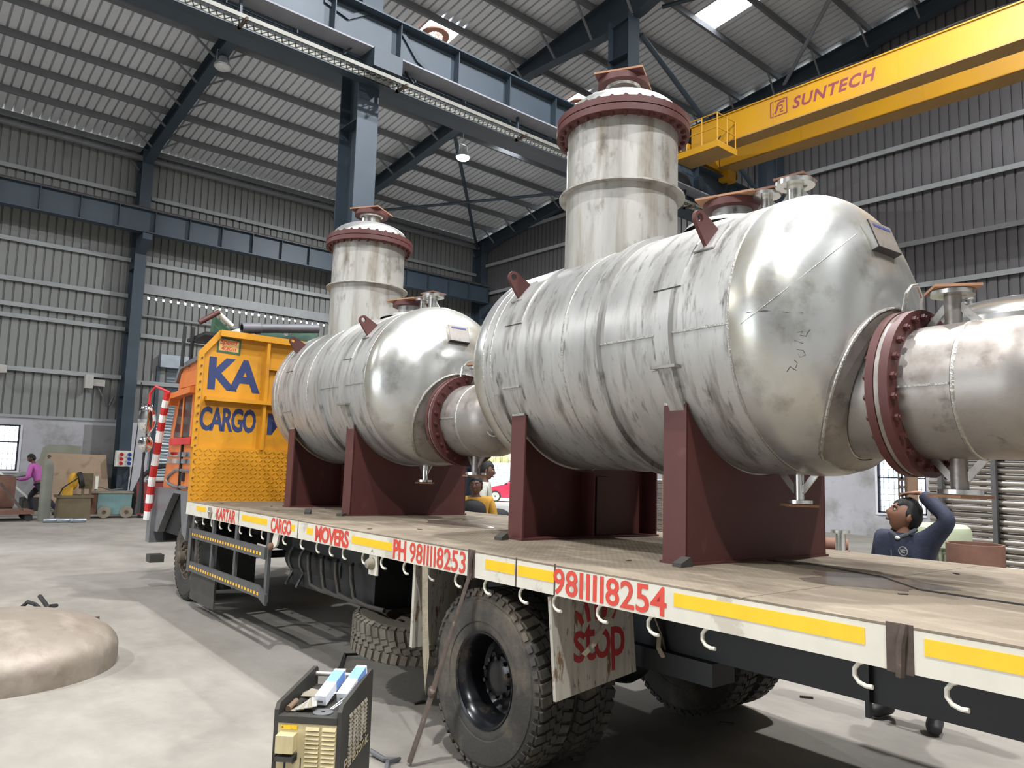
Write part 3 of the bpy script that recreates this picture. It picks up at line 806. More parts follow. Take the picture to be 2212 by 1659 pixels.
def wheel(x, y, kind, outward, side, z=None, M=None):
    """side -1: outer face towards the camera side"""
    zc = gz(x, y)+.522 if z is None else z
    A = TO @ (M if M else T((x, y, zc)) @ RY(90*side))
    o = put('wheel', ty_s if kind == 'spare' else ty_l, None, tr, A)
    o.name = 'tyre'
    flip = I4 if outward else RX(180)
    rimo = put('rim', rim_f if kind in ('front', 'spare') else rim_d, None, o, flip)
    n = 8
    if kind == 'front':
        MB().lathe([(.001, .24), (.05, .24), (.075, .22), (.08, .12), (.12, .115)], 24).build('hub', 'rim_dusty', o)
        for k in range(8):
            a = 2*math.pi*k/8
            MB().cyl((.125*math.cos(a), .125*math.sin(a), .09), (.125*math.cos(a), .125*math.sin(a), .17), .022, n=6).build('wheel_nut', 'rim_dusty', o)
        MB().tube([(.2*math.cos(t), .2*math.sin(t), .15) for t in [k*.5 for k in range(9)]], .012, 5).build('rope_end', 'rim_dusty', o)
    elif kind == 'spare':
        for k in range(6):
            a = 2*math.pi*k/6
            MB().lathe([(.001, .098), (.03, .098)], 12, T((.165*math.cos(a), .165*math.sin(a), 0))).build('hand_hole', 'rubber', o)
    elif outward:
        MB().lathe([(.001, .02), (.06, .02), (.1, .015), (.125, .0), (.13, -.08)], 28).build('hub', 'rim_black', o)
        for k in range(10):
            a = 2*math.pi*k/10
            MB().cyl((.112*math.cos(a), .112*math.sin(a), .0), (.112*math.cos(a), .112*math.sin(a), .03), .013, n=6).build('wheel_nut', 'rim_black', o)
        for k in range(n):
            a = 2*math.pi*(k+.3)/n
            MB().lathe([(.001, -.069), (.024, -.069)], 12, T((.165*math.cos(a), .165*math.sin(a), 0))).build('hand_hole', 'rubber', o)
    return o
YB = .09
wheel(.165, YB, 'rear', True, -1); wheel(.5, YB, 'rear', False, -1)
wheel(W-.165, YB, 'rear', True, 1); wheel(W-.5, YB, 'rear', False, 1)
wheel(.24, 6.4, 'front', True, -1); wheel(W-.24, 6.4, 'front', True, 1)
wheel(.56, 1.68, 'spare', True, 1, M=T((.58, 1.66, -.80)) @ RX(4))
tb().cyl((.3, YB, gz(1.2, YB)+.522), (W-.3, YB, gz(1.2, YB)+.522), .08, n=16).build('rear_axle', 'chassis', tr)
tb().sphere((1.25, YB, gz(1.2, YB)+.522), (.2, .22, .2)).build('differential', 'chassis', tr)
tb().cyl((.3, 6.4, -.72), (W-.3, 6.4, -.72), .05, n=12).build('front_axle', 'chassis', tr)
tb().cyl((.58, 1.66, -.66), (.58, 1.66, -.17), .03, n=8).build('spare_hanger', 'chassis', tr)

# ---- flaps, stop board
tb().box(.0, .62, .82, .85, -.7, -.16).build('mud_flap', 'wood_board', tr, 0)
sb = tb().prism([(0, 0), (.62, .07), (.6, .53), (-.03, .53)], 0, .022, frame((.015, -.56, -.7), (1, 0, 0), (0, .06, 1))).build('stop_board', 'wood_board', tr, 0)
SBM = TO @ frame((.015, -.56, -.7), (1, 0, 0), (0, .06, 1)) @ T((0, 0, .0225))
text('lettering', 'stop', 'sign_red', sb, SBM @ T((.13, .1, .0)), .27, .4, .001, .012)
m = MB(SBM)
for x0, y0, x1, y1 in ((.2, .37, .15, .44), (.25, .38, .215, .51), (.31, .385, .3, .525), (.37, .39, .385, .525), (.43, .38, .47, .48)):
    m.tube([(x0, y0, .002), ((x0+x1)/2+.004, (y0+y1)/2, .002), (x1, y1, .002)], [.014, .017, .008], 6, flat=.1)
m.build('hand_print', 'sign_red', sb)
tb().tube([(.45, -.62, -.16), (.34, -.63, -.3), (.22, -.64, -.42), (.16, -.63, -.47)], .02, 6, flat=.25).build('loose_strap', 'webbing', tr)
tb().tube([(.62, -.62, -.17), (.68, -.66, -.3), (.73, -.68, -.42), (.74, -.7, -.5), (.7, -.72, -.53), (.68, -.7, -.48), (.71, -.68, -.42)], .016, 6, flat=.25).build('loose_strap', 'webbing', tr)

# ---- webbing strap and twisted tail by the rear wheel
tb().tube([(-.03, .66, -.15), (-.035, .63, -.4), (-.04, .58, -.7), (-.045, .56, -.9), (-.04, .6, -.7), (-.03, .64, -.45)], .034, 6, flat=.15).build('hanging_strap', 'webbing', tr)
p0 = Vector((-.03, .155, -.13)); p1 = TI @ on(934, 1495, 0, 2.72); p2 = TI @ on(884, 1648, 2, .02)
tb().tube([p0, p0.lerp(p1, .5), p1, p1.lerp(p2, .5)+Vector((0, 0, -.01)), p2], [.018, .019, .026, .024, .024], 8, flat=.35).build('tie_down_strap', 'rusty_iron', tr)
tb().sphere(p1, (.03, .03, .04)).build('strap_knot', 'rusty_iron', tr)

# ---- side guard
gd = tb().box(-.04, -.015, 3.42, 5.82, -.41, -.3).build('side_guard', 'guard_grey', tr, 0)
tb().prism([(5.8, -.68), (3.55, -.66), (3.34, -.72), (3.34, -.82), (3.5, -.77), (5.8, -.79)], -.04, -.015, Matrix(((0, 0, 1, 0), (1, 0, 0, 0), (0, 1, 0, 0), (0, 0, 0, 1)))).build('lower_rail', 'guard_grey', gd, 0)
for y in (5.78, 5.05, 4.3, 3.42): tb().box(-.015, .015, y-.03, y+.03, -.8, -.16).build('guard_post', 'guard_grey', gd, 0)
tb().box(-.045, -.04, 5.72, 5.82, -.8, -.3).build('guard_post', 'guard_grey', gd, 0)
for z in (-.365, -.735):
    m = tb()
    for k in range(27):
        y = 5.68-k*.083
        m.box(-.0425, -.0405, y-.018, y+.018, z-.014, z+.014)
    m.build('reflector_dash', 'tape_yellow', gd, 0)
tb().box(.1, .55, 5.2, 5.8, -.95, -.35).build('battery_box', 'chassis', tr, 0)
tb().box(.02, .04, 4.95, 5.82, -1.12, -.78).build('mud_flap', 'chassis_dusty', tr, 0)

# ---- tank, pipes, lamps under the bed
tk = tb().lathe([(.001, 0), (.08, .008), (.14, .04), (.155, .09), (.155, 1.2), (.14, 1.25), (.001, 1.29)], 28, T((.42, 3.75, -.42)) @ RX(90)).build('air_tank', 'chassis', tr)
for y in (3.55, 3.3):
    tb().ring(.156, .168, -.02, .02, 28, T((.42, y, -.42)) @ RX(90)).build('tank_strap', 'guard_grey', tk)
    tb().bar((.3, y, -.55), (.22, y-.05, -.66), .02, .02).build('strap_bolt', 'guard_grey', tk, 0)
for k in range(4):
    y = 3.05-k*.28
    tb().tube([(.25, y, -.33), (.2, y-.08, -.34), (.19, y-.12, -.45), (.2, y-.16, -.58), (.24, y-.3, -.62), (.26, y-.55, -.62)], .018, 8).build('brake_pipe', 'chassis_dusty', tr)
tb().box(.3, .75, 1.9, 3.6, -.66, -.2).build('fuel_tank', 'chassis', tr, 0)
tb().box(-.005, .01, 1.34, 1.46, -.3, -.155).build('lamp_bracket', 'rail_white', tr, 0)
tb().lathe([(.001, .055), (.03, .045), (.045, .015), (.045, 0)], 18, T((-.005, 1.41, -.22)) @ RY(-90)).build('side_lamp', 'scrap_dull', tr)
tb().prism([(3.3, -.155), (3.18, -.155), (3.22, -.26), (3.3, -.3), (3.34, -.26)], -.01, .01, Matrix(((0, 0, 1, 0), (1, 0, 0, 0), (0, 1, 0, 0), (0, 0, 0, 1)))).build('lamp_bracket', 'rail_white', tr, 0)
tb().sphere((-.02, 3.32, -.28), (.03, .035, .035)).build('side_lamp', 'rust_red', tr)

# ---- headboard
HB = T((0, YF+.02, 0))
def hb(): return MB(TO @ HB)
FRM = frame((0, 0, 0), (1, 0, 0), (0, 0, 1))          # local z -> -y (towards the bed)
out = [(0, 0), (W, 0), (W, 1.85), (W-.24, 2.16), (.22, 2.16), (-.02, 1.85)]
h = hb().prism(out, -.04, -.02, FRM).build('headboard', 'board_yellow', tr, 0)
hb().prism([(-.02, .66), (.045, .66), (.045, 1.83), (.26, 2.1), (.22, 2.16), (-.02, 1.85)], -.02, .02, FRM).build('edge_strip', 'board_yellow', h, 0)
hb().prism([(W-.06, .66), (W, .66), (W, 1.85), (W-.24, 2.16), (W-.28, 2.1), (W-.06, 1.83)], -.02, .02, FRM).build('edge_strip', 'board_yellow', h, 0)
hb().box(.22, W-.22, -.06, .0, 2.08, 2.16).build('top_rail', 'board_yellow', h, 0)
hb().box(.1, W-.1, -.07, .02, 1.25, 1.3).build('mid_rail', 'board_yellow', h, 0)
for x in (.85, 1.67): hb().box(x-.02, x+.02, -.05, .02, .66, 2.1).build('stiffener', 'board_yellow', h, 0)
hb().box(.86, 1.66, -.02, .02, 1.72, 1.76).build('stiffener', 'board_yellow', h, 0)
dp = hb().box(0, W, -.03, .02, 0, .665).build('tread_panel', 'board_yellow', h, 0)
m = hb(); n = 0
for i in range(42):
    for j in range(12):
        x, z = .035+i*.0585, .03+j*.0545
        m.box(-.02, .02, -.006, .001, -.0055, .0055, T((x, -.03, z)) @ RY(-38 if (i+j) % 2 else 52))
o = m.build('tread_bars', 'board_yellow', dp, 0); o['kind'] = 'stuff'
for k in range(18):
    z = .08+k*.1
    if z < 1.84: hb().cyl((.02, -.02, z), (.02, -.035, z), .011, n=8).build('bolt', 'rusty_iron', h)
def hm(x, z): return TO @ HB @ T((x, -.0, z)) @ FRM
text('lettering', 'KA', 'navy_paint', h, hm(.12, 1.395) @ T((0, 0, -.0185)), .42, .67, .0, .04)
text('lettering', 'RTAR', 'navy_paint', h, hm(.98, 1.4) @ T((0, 0, -.0185)), .3, 1.35, .0, .02)
text('lettering', 'CARGO', 'navy_paint', h, hm(.06, .87) @ T((0, 0, -.0185)), .31, .71, .0, .035)
text('lettering', 'MOVERS', 'navy_paint', h, hm(.925, .86) @ T((0, 0, -.0185)), .29, 1.35, .0, .03)
hb().box(.21, .49, .0175, .0198, 1.89, 2.07).build('speed_sign', 'kraft', h, 0)
hb().holed([(.2, 1.88), (.5, 1.87), (.5, 2.07), (.2, 2.09)], [(.225, 1.905), (.475, 1.9), (.475, 2.045), (.225, 2.06)], -.0198, -.016, FRM).build('speed_sign_border', 'green_paint', h, 0)
text('lettering', 'Speed', 'paint_red', h, hm(.235, 1.97) @ T((0, 0, -.015)), .085, .22, .0, .01, .2)
text('lettering', '40Km', 'paint_red', h, hm(.25, 1.91) @ T((0, 0, -.015)), .055, .19, .0, .005, .25)

# ---- cab
def cb(): return MB(TO)
S = Matrix(((0, 0, 1, 0), (1, 0, 0, 0), (0, 1, 0, 0), (0, 0, 0, 1)))     # profile (y, z) -> extruded along x
prof = [(6.32, .08), (6.32, 1.7), (6.5, 1.82), (7.25, 1.78), (7.42, 1.6), (7.62, .98), (7.82, .08)]
cab = cb().prism(prof, .12, W-.12, S).build('cab', 'cab_orange', tr, 0)
cb().prism([(6.24, .1), (7.9, .1), (7.95, -.28), (7.88, -.5), (7.62, -.5), (7.15, -.06), (6.98, .06), (6.66, .06), (6.47, -.42), (6.28, -.5)], .05, .14, S).build('fender', 'cab_grey', cab, 0)
cb().prism([(6.24, .1), (7.9, .1), (7.95, -.28), (7.88, -.5), (7.62, -.5), (7.15, -.06), (6.98, .06), (6.66, .06), (6.47, -.42), (6.28, -.5)], W-.14, W-.05, S).build('fender', 'cab_grey', cab, 0)
cb().box(.15, W-.15, 6.3, 7.8, -.5, .1).build('underfloor', 'chassis', cab, 0)
cb().box(.14, W-.14, 7.66, 7.72, -.62, .08).build('wheel_well', 'chassis', cab, 0)
cb().box(.0, W, 7.82, 8.02, -.66, -.2).build('bumper', 'cab_grey', cab, 0)
cb().prism([(6.3, 1.72), (6.5, 1.86), (7.35, 1.8), (7.52, 1.6), (7.46, 1.56), (7.3, 1.74), (6.5, 1.8), (6.3, 1.66)], .08, W-.08, S).build('roof_edge', 'cab_grey', cab, 0)
win = cb().prism([(6.62, .8), (7.42, .8), (7.24, 1.32), (6.62, 1.36)], .1, .13, S).build('side_window', 'cab_glass', cab, 0)
cb().prism([(6.5, .7), (7.5, .7), (7.5, .79), (6.5, .79)], .07, .13, S).build('red_sill', 'cab_red', cab, 0)
cb().prism([(6.45, 1.36), (7.35, 1.33), (7.42, 1.24), (7.44, 1.28), (7.36, 1.4), (6.45, 1.44)], .0, .13, S).build('rain_visor', 'cab_orange', cab, 0)
cb().box(.09, .13, 6.55, 6.63, .8, 1.36).build('window_post', 'cab_orange', cab, 0)
cb().box(.09, .13, 7.0, 7.06, .8, 1.36).build('window_post', 'cab_orange', cab, 0)
cb().box(.1, .125, 6.4, 7.3, 1.48, 1.68).build('upper_panel', 'cab_orange', cab, 0)
for z in (.48, .57): cb().box(.095, .125, 6.38, 7.62, z-.03, z+.03).build('trim_strip', 'chrome', cab, 0)
cb().tube([(.11, 6.45, .36), (.11, 7.2, .36), (.11, 7.5, .28), (.11, 7.58, .22), (.11, 7.5, .17), (.11, 7.2, .14), (.11, 6.6, .14)], .022, 6).build('trim_strip', 'cab_grey', cab)
cb().box(.09, .125, 6.95, 6.98, .1, .8).build('door_gap', 'chassis', cab, 0)
cb().box(.085, .12, 6.78, 6.86, .22, .33).build('door_handle', 'rubber', cab, 0)
cb().box(.06, .125, 6.9, 7.75, .07, .11).build('door_edge', 'cab_grey', cab, 0)
stripe = [Vector((-.02, 7.42, 1.42)), Vector((-.02, 7.62, .95)), Vector((-.02, 7.86, .2)), Vector((-.02, 7.95, -.35))]
def along(t):
    t *= 3; i = min(2, int(t)); return stripe[i].lerp(stripe[i+1], t-i)
for k in range(14):
    cb().cyl(along(k/14), along((k+1)/14), .05, n=10).build('striped_guard', 'cab_red' if k % 2 == 0 else 'cab_white', cab)
cb().tube([(0, 7.4, 1.42), (-.15, 7.55, 1.5), (-.2, 7.62, 1.4), (-.2, 7.62, 1.25)], .018, 8).build('mirror_arm', 'cab_red', cab)
cb().sphere((-.2, 7.66, 1.05), (.12, .06, .22)).build('mirror', 'chrome', cab)
cb().sphere((-.19, 7.66, .7), (.1, .06, .12)).build('mirror', 'chrome', cab)
cb().cyl((-.19, 7.66, .6), (-.19, 7.66, 1.3), .012, n=6).build('mirror_stalk', 'chassis', cab)
cb().tube([(-.19, 7.7, .6), (-.19, 7.72, .4), (-.18, 7.72, .1), (-.18, 7.72, -.25)], [.02, .015, .035, .06], 8).build('tassel', 'rubber', cab)
cb().box(-.08, .1, 7.35, 7.55, -.88, -.78).build('step', 'chassis_dusty', cab, 0)

# ---- load on the cab roof
rl = T((0, 6.5, 2.1))
def ld(): return MB(TO @ rl)
ld().box(.15, 2.3, .0, .85, .04, .085).build('roof_rack', 'chassis', tr, 0)
for x in (.02, .13):
    ld().cyl((x, .5, -.35), (x, .5, .2), .025, n=6).build('rack_post', 'chassis', tr)
def load(name, m, mat, label, cat, smooth=40):
    o = m.build(name, mat, None, smooth); o.matrix_world = TF; return tag(o, label, cat)
def lb(): return MB(T((0, 6.5, 2.17)))
load('grey_pipe', lb().lathe([(.055, 0), (.075, 0), (.075, .25), (.065, .26), (.065, 1.1), (.05, 1.1)], 18, T((.62, .02, .13)) @ RY(82)), 'pvc_grey', 'grey plastic pipe with a flared end on top of the headboard', 'pipe')
load('white_pipe', lb().tube([(.28, .1, .33), (.5, .1, .16), (.52, .1, .15)], .035, 10), 'rail_white', 'white bent pipe sticking up behind the speed sign', 'pipe')
load('green_carton', lb().prism([(.3, 0), (.55, 0), (.55, .1), (.32, .27)], -.35, -.2, FRM), 'green_paint', 'green and white folded carton behind the speed sign', 'carton', 0)
load('rusty_pipe', lb().cyl((.06, .0, .12), (.3, .0, .3), .035, n=12), 'red_oxide', 'short rusty pipe end above the headboard corner', 'pipe')
def lump(cx, sx, sz, seed):
    m = MB(); m.sphere((0, 0, 0), (sx, .3, sz), 20, 10)
    rnd = random.Random(seed)
    m.v = [(x+cx+rnd.uniform(-.012, .012), y+6.98, max(z, -.05)+2.24+rnd.uniform(-.01, .012)) for x, y, z in m.v]
    return m
load('tarpaulin', lump(.78, .19, .13, 1), 'tarp_grey', 'crumpled grey tarpaulin under the grey plastic pipe', 'tarpaulin', 60)
load('tarpaulin', lump(1.2, .21, .17, 2), 'tarp_green', 'folded dark green tarpaulin on top of the headboard, left bundle', 'tarpaulin', 60)
load('tarpaulin', lump(1.7, .27, .26, 3), 'tarp_green', 'humped dark green tarpaulin on top of the headboard, nearest the vessel', 'tarpaulin', 60)

# small steel pieces beside the saddles
for i, (x, y, lab) in enumerate(((.6, -.93, 'bent grey steel chock at the foot of the nearest saddle'), (.6, .66, 'angled steel chock at the foot of the near vessel front saddle'), (.62, 3.22, 'dark steel chock beside the far vessel rear saddle'), (.42, 3.55, 'small bent steel angle lying on the deck by the far vessel'))):
    o = MB().prism([(-.05, 0), (.05, 0), (.05, .02), (.03, .05 if i != 2 else .025), (-.05, .02)], -.03, .03, FRM).build('steel_chock', 'chassis_dusty', None, 0)
    o.matrix_world = TF @ T((x, y, .001)) @ RZ(20*i)
    tag(o, lab, 'chock')
# ================================================================= pressure vessels
VR, UC = .80, 1.318
SV = T((0, 0, UC))                                     # axis coordinates -> vessel root (on the deck)
AX = RX(-90)                                           # lathe z -> vessel axis (+y = towards the cab)
BOLT = MB().cyl((0, 0, 0), (0, 0, .02), .02, n=6).cyl((0, 0, .02), (0, 0, .028), .011, n=8).mesh('flange_bolt', 30)
BOLT.materials.append(MAT['red_oxide'])
def bolts(parent, A, r, n, z, flip=False, a0=0):
    for k in range(n):
        a = 2*math.pi*(k+a0)/n
        put('flange_bolt', BOLT, None, parent, A @ T((r*math.cos(a), r*math.sin(a), z)) @ (RX(180) if flip else I4))
def arc_strip(m, r, s0, s1, a0, a1, n=40, t=.01):
    """strip on the shell between axial positions s0..s1; angles from the camera side (0) over the top (90)"""
    prof = [(r, s0), (r+t, s0+.004), (r+t, s1-.004), (r, s1)]
    return m.lathe(prof, n, SV @ AX @ Matrix.Rotation(math.pi, 4, 'Z'), False, -a1, -a0)
def rip(prof, c, amp=.004, f=30):
    """pressing ripples of a dished head"""
    return [(r, z+c*amp*math.sin(r*f)*(1 if r < .74 else 0)) for r, z in prof]
def ell(r, h, z0, n=14, sgn=1):
    return [(max(r*math.cos(t), .0005), z0+sgn*h*math.sin(t)) for t in [math.pi/2*k/n for k in range(n+1)]]
def nozzle(par, base, top, r, rf, tf, mat='steel_bright', fmat='steel_bright', cover=None, cm='rust_edge', rot=10, gus=True, nb=8):
    """pipe with flange and a square blanking plate; base/top are points in vessel axis coordinates"""
    base, top = Vector(base)+Vector((0, 0, UC)), Vector(top)+Vector((0, 0, UC))
    d = (top-base).normalized()
    A = align(base, top); L = (top-base).length
    nz = MB().lathe([(r, -.15), (r, L-tf), (rf*.6, L-tf)], 20, A).build('nozzle', mat, par)
    MB().lathe([(r*.5, L-tf), (rf, L-tf), (rf, L), (r*.5, L)], 28, A).build('nozzle_flange', fmat, nz)
    for k in range(nb):
        a = 2*math.pi*(k+.5)/nb
        MB().cyl((rf*.8*math.cos(a), rf*.8*math.sin(a), L-tf-.015), (rf*.8*math.cos(a), rf*.8*math.sin(a), L-tf), .008, n=6).build('flange_bolt', fmat, nz) if False else None
    if cover:
        MB(A @ RZ(rot)).box(-cover, cover, -cover, cover, L+.004, L+.018).build('cover_plate', cm, nz, 0)
    if gus:
        for s in (1, -1):
            e = base+Vector((0, s*(r+.1), 0)) - d*.02
            MB().bar(e, base+d*(L*.6)+Vector((0, s*r*.8, 0)), .012, .035).build('gusset', mat, nz, 0)
    return nz
def saddle(par, s_web, s_out):
    """s_web: web position; s_out: where the side plates reach to"""
    hw = .685; zb = -UC+.014
    a0 = math.acos(hw/(VR+.012))
    arc = [(-(VR+.012)*math.cos(a0+(math.pi-2*a0)*k/24), -(VR+.012)*math.sin(a0+(math.pi-2*a0)*k/24)) for k in range(25)]
    arc = [(-x, z) for x, z in arc]
    poly = [(-hw, zb), (hw, zb)]+arc
    A = SV @ Matrix(((1, 0, 0, 0), (0, 0, 1, s_web), (0, 1, 0, 0), (0, 0, 0, 1)))
    w = MB().prism(poly, -.008, .008, A).build('saddle', 'red_oxide', par, 20)
    y0, y1 = min(s_web, s_out), max(s_web, s_out)
    for s in (-1, 1):
        MB(SV).box(s*hw-.007, s*hw+.007, y0-.008, y1+.008, zb, -.425).build('side_plate', 'red_oxide', w, 0)
    MB(SV).box(-hw-.02, hw+.02, y0-.02, y1+.02, -UC, zb).build('base_plate', 'red_oxide', w, 0)
    for x in (0,):
        MB(SV).box(x-.006, x+.006, y0, y1, zb, -VR-.02).build('rib', 'red_oxide', w, 0)
    if s_web > 1:
        MB(SV).box(.15, .3, s_web-.02, s_web-.01, zb, zb+.45).build('rib', 'red_oxide', w, 0)
    m = MB()
    arc_strip(m, VR, y0-.03, y1+.03, -200, 20-0, 48, .008) if False else arc_strip(m, VR, y0-.03, y1+.03, -163, -17, 48, .008)
    m.build('wear_pad', 'steel_shell', w)
    MB(SV).bar((-VR*math.cos(R(17))-.006, y0-.03, -VR*math.sin(R(17))+.006), (-VR*math.cos(R(17))-.006, y1+.03, -VR*math.sin(R(17))+.006), .014, .014).build('weld_bead', 'weld', w, 0)
    MB(SV).bar((-hw-.004, y0, -.422), (-hw-.004, y1, -.422), .016, .016).build('weld_bead', 'weld', w, 0)
    return w
def make_vessel(label, M):
    v = thing('pressure_vessel', label, 'pressure vessel', M, 'stainless vessels on the lorry')
    SR, SF = -.34, 1.92
    sh = MB().lathe([(VR, SR), (VR, .3), (VR, .9), (VR, 1.4), (VR, SF)], 96, SV @ AX).build('shell', 'steel_shell', v)
    for s in (SR, SF, .99, -.08+1.9):
        MB().lathe([(VR, s-.008), (VR+.005, s-.004), (VR+.005, s+.004), (VR, s+.008)], 96, SV @ AX).build('weld_seam', 'weld', sh)
    for s0, s1 in ((.145, .62), (SR, .035)):
        MB(SV).bar((-VR-.001, s0, -.034), (-VR-.001, s1, -.034), .008, .012).build('weld_seam', 'weld', sh, 0)
    # stiffening bands
    m = MB(); arc_strip(m, VR, .62, .735, 0, 360, 96, .03); m.build('stiffening_band', 'steel_shell', v)
    m = MB(); arc_strip(m, VR, .035, .145, -15, 195, 60, .032); o = m.build('stiffening_band', 'steel_shell', v)
    a = R(-16); MB(SV).box(-VR*math.cos(a)-.05, -VR*math.cos(a)+.01, .0, .18, VR*math.sin(a)-.012, VR*math.sin(a)+.006).build('band_stop', 'steel_pipe', o, 0)
    m = MB(); arc_strip(m, VR, 1.72, 1.8, 20, 160, 40, .02); m.build('stiffening_band', 'steel_shell', v)
    # heads
    MB().lathe([(VR, SR), (VR+.004, SR-.02), (VR+.004, SR-.09)]+rip(ell(VR+.004, .40, SR-.09, 60, -1)[1:], -1), 96, SV @ AX).build('dished_head', 'steel_polish', v)
    MB().lathe([(VR, SF), (VR+.004, SF+.02), (VR+.004, SF+.06)]+rip(ell(VR+.004, .40, SF+.06, 60)[1:], 1), 96, SV @ AX).build('dished_head', 'steel_polish', v)
    def head_s(e, u): return SR-.09-.40*math.sqrt(max(0, 1-(e*e+u*u)/(VR*VR)))
    # saddles
    saddle(v, .03, .18); saddle(v, 1.66, 1.51)
    # lifting lugs
    pts = [(-.085, -.02), (.085, -.02), (.06, .1)]+[(.05*math.cos(t), .14+.05*math.sin(t)) for t in [math.pi*k/8 for k in range(9)]]+[(-.06, .1)]
    inn = [(.026*math.cos(t), .145+.026*math.sin(t)) for t in [-2.2+2*math.pi*k/len(pts) for k in range(len(pts))]]
    inn = [(.026*math.cos(math.atan2(y-.1, x)), .145+.026*math.sin(math.atan2(y-.1, x))) for x, y in pts]
    for s in (-.08, 1.68):
        for side in (-1, 1):
            a = R(41)
            o_ = Vector((side*VR*math.cos(a), s, VR*math.sin(a)))
            rad = Vector((side*math.cos(a), 0, math.sin(a))); tan = Vector((side*math.sin(a), 0, -math.cos(a)))
            A = SV @ frame(o_, tan, rad)
            lg = MB().holed(pts, inn, -.012, .012, A).build('lifting_lug', 'red_oxide', v, 25)
            MB(A).box(-.11, .11, -.004, .006, -.07, .07).build('lug_pad', 'steel_shell', lg, 0)
    # tower
    CS, CR_ = 1.268, .4275
    TW = SV @ T((0, CS, 0))
    tw = MB().lathe([(CR_, .5), (CR_, .9), (CR_, 1.28), (CR_, 1.78)], 72, TW).build('tower', 'steel_column', v)
    MB().lathe([(CR_+.003, .62), (CR_+.05, .62), (CR_+.05, .635), (CR_, .64)], 72, TW).build('weld_seam', 'weld', tw) if False else None
    MB().lathe([(CR_, 1.272), (CR_+.055, 1.272), (CR_+.055, 1.286), (CR_, 1.286)], 72, TW).build('ring_plate', 'steel_column', tw)
    f1 = MB().lathe([(CR_, 1.775), (.515, 1.775), (.515, 1.825), (CR_, 1.825)], 72, TW).build('tower_flange', 'red_oxide', tw)
    f2 = MB().lathe([(CR_, 1.833), (.515, 1.833), (.515, 1.883), (CR_, 1.883)], 72, TW).build('tower_flange', 'red_oxide', tw)
    MB().lathe([(.5, 1.825), (.5, 1.833)], 48, TW).build('gasket', 'rubber', tw)
    bolts(f2, TW, .475, 30, 1.883); bolts(f1, TW, .475, 30, 1.775, True)
    MB().lathe([(.452, 1.88), (.452, 1.9)]+ell(.452, .2, 1.9, 12)[1:], 64, TW).build('tower_head', 'steel_polish', tw)
    nz = MB().lathe([(.12, 2.03), (.12, 2.19), (.14, 2.2)], 28, TW).build('top_nozzle', 'steel_bright', tw)
    MB().lathe([(.1, 2.2), (.2, 2.2), (.2, 2.25), (.1, 2.25)], 36, TW).build('nozzle_flange', 'red_oxide', nz)
    MB(TW @ RZ(33)).box(-.19, .19, -.19, .19, 2.255, 2.27).build('cover_plate', 'rust_edge', nz, 0)
    MB(TW @ RZ(33)).box(-.185, .185, -.185, .185, 2.251, 2.256).build('gasket_plate', 'red_oxide', nz, 0)
    # nozzles along the top
    mh = nozzle(v, (0, .23, .79), (0, .23, .955), .13, .19, .045, 'steel_shell', 'red_oxide', .19, 'rust_edge', 20, False)
    m = MB(); m.lathe([(.16, .0), (.3, .0), (.32, -.03)], 40, SV @ T((0, .23, .795))); m.build('nozzle_pad', 'steel_shell', mh)
    nozzle(v, (0, -.03, .79), (0, -.03, .96), .035, .085, .022, cover=.075, cm='rust_red', rot=15)
    nozzle(v, (0, -.23, .79), (0, -.23, .975), .05, .115, .028, cover=.095, cm='rust_red', rot=8)
    nozzle(v, (0, -.23, -.79), (0, -.23, -.965), .028, .075, .02, cover=.085, cm='rust_edge', rot=40)
    # channel box in front of the near head
    CU_, cr_ = -.37, .336
    CH = SV @ T((0, 0, CU_)) @ RX(90)                # lathe z -> towards -y
    def ch(prof, n=64): return MB().lathe(prof, n, CH)
    MB().lathe([(.46, .50), (.47, .55), (.462, .56), (.36, .6)], 64, CH) if False else None
    # reinforcing pad following the head
    m = MB(); vs = []; fs = []; n = 64; rr = (.345, .40, .455, .465)
    for j, r_ in enumerate(rr):
        for k in range(n):
            t = 2*math.pi*k/n; e = r_*math.cos(t); u = CU_+r_*math.sin(t)
            rho = math.hypot(e, u)
            if rho > VR-.03: f_ = (VR-.03)/rho; e *= f_; u *= f_
            vs.append((e, head_s(e, u)-(.014 if j < 3 else .0), u))
    for j in range(3):
        for k in range(n): fs.append((j*n+k, j*n+(k+1) % n, (j+1)*n+(k+1) % n, (j+1)*n+k))
    m.add(vs, fs, SV); m.build('reinforcing_pad', 'steel_pipe', v)
    rim_pts = [tuple(SV @ Vector(p)) for p in vs[2*n:3*n]]
    MB().tube(rim_pts, .009, 6, closed=True).build('weld_seam', 'weld', v)
    neck = ch([(.336, .4), (.336, .86)]).build('channel_neck', 'steel_pipe', v)
    fa = ch([(.33, .862), (.428, .862), (.428, .902), (.33, .902)]).build('channel_flange', 'red_oxide', v)
    ch([(.33, .904), (.422, .904), (.422, .926), (.33, .926)]).build('tube_sheet', 'steel_pipe', v)
    fb = ch([(.33, .928), (.428, .928), (.428, .972), (.33, .972)]).build('channel_flange', 'red_oxide', v)
    bolts(fa, CH, .385, 24, .862, True, .5); bolts(fb, CH, .385, 24, .972, False, .5)
    chn = ch([(cr_, .96), (cr_, 1.1), (cr_, 1.22), (cr_, 1.36)]+[(r_, z) for r_, z in ell(cr_, .26, 1.4, 12)]).build('channel_box', 'steel_pipe', v)
    ch([(cr_, 1.21), (cr_+.006, 1.216), (cr_+.006, 1.226), (cr_, 1.232)]).build('weld_seam', 'weld', chn)
    MB(SV).bar((-cr_-.001, -.97, CU_), (-cr_-.001, -1.21, CU_), .008, .01).build('weld_seam', 'weld', chn, 0)
    kn = T((-.17, -1.58, CU_-.1)) @ RZ(-35)
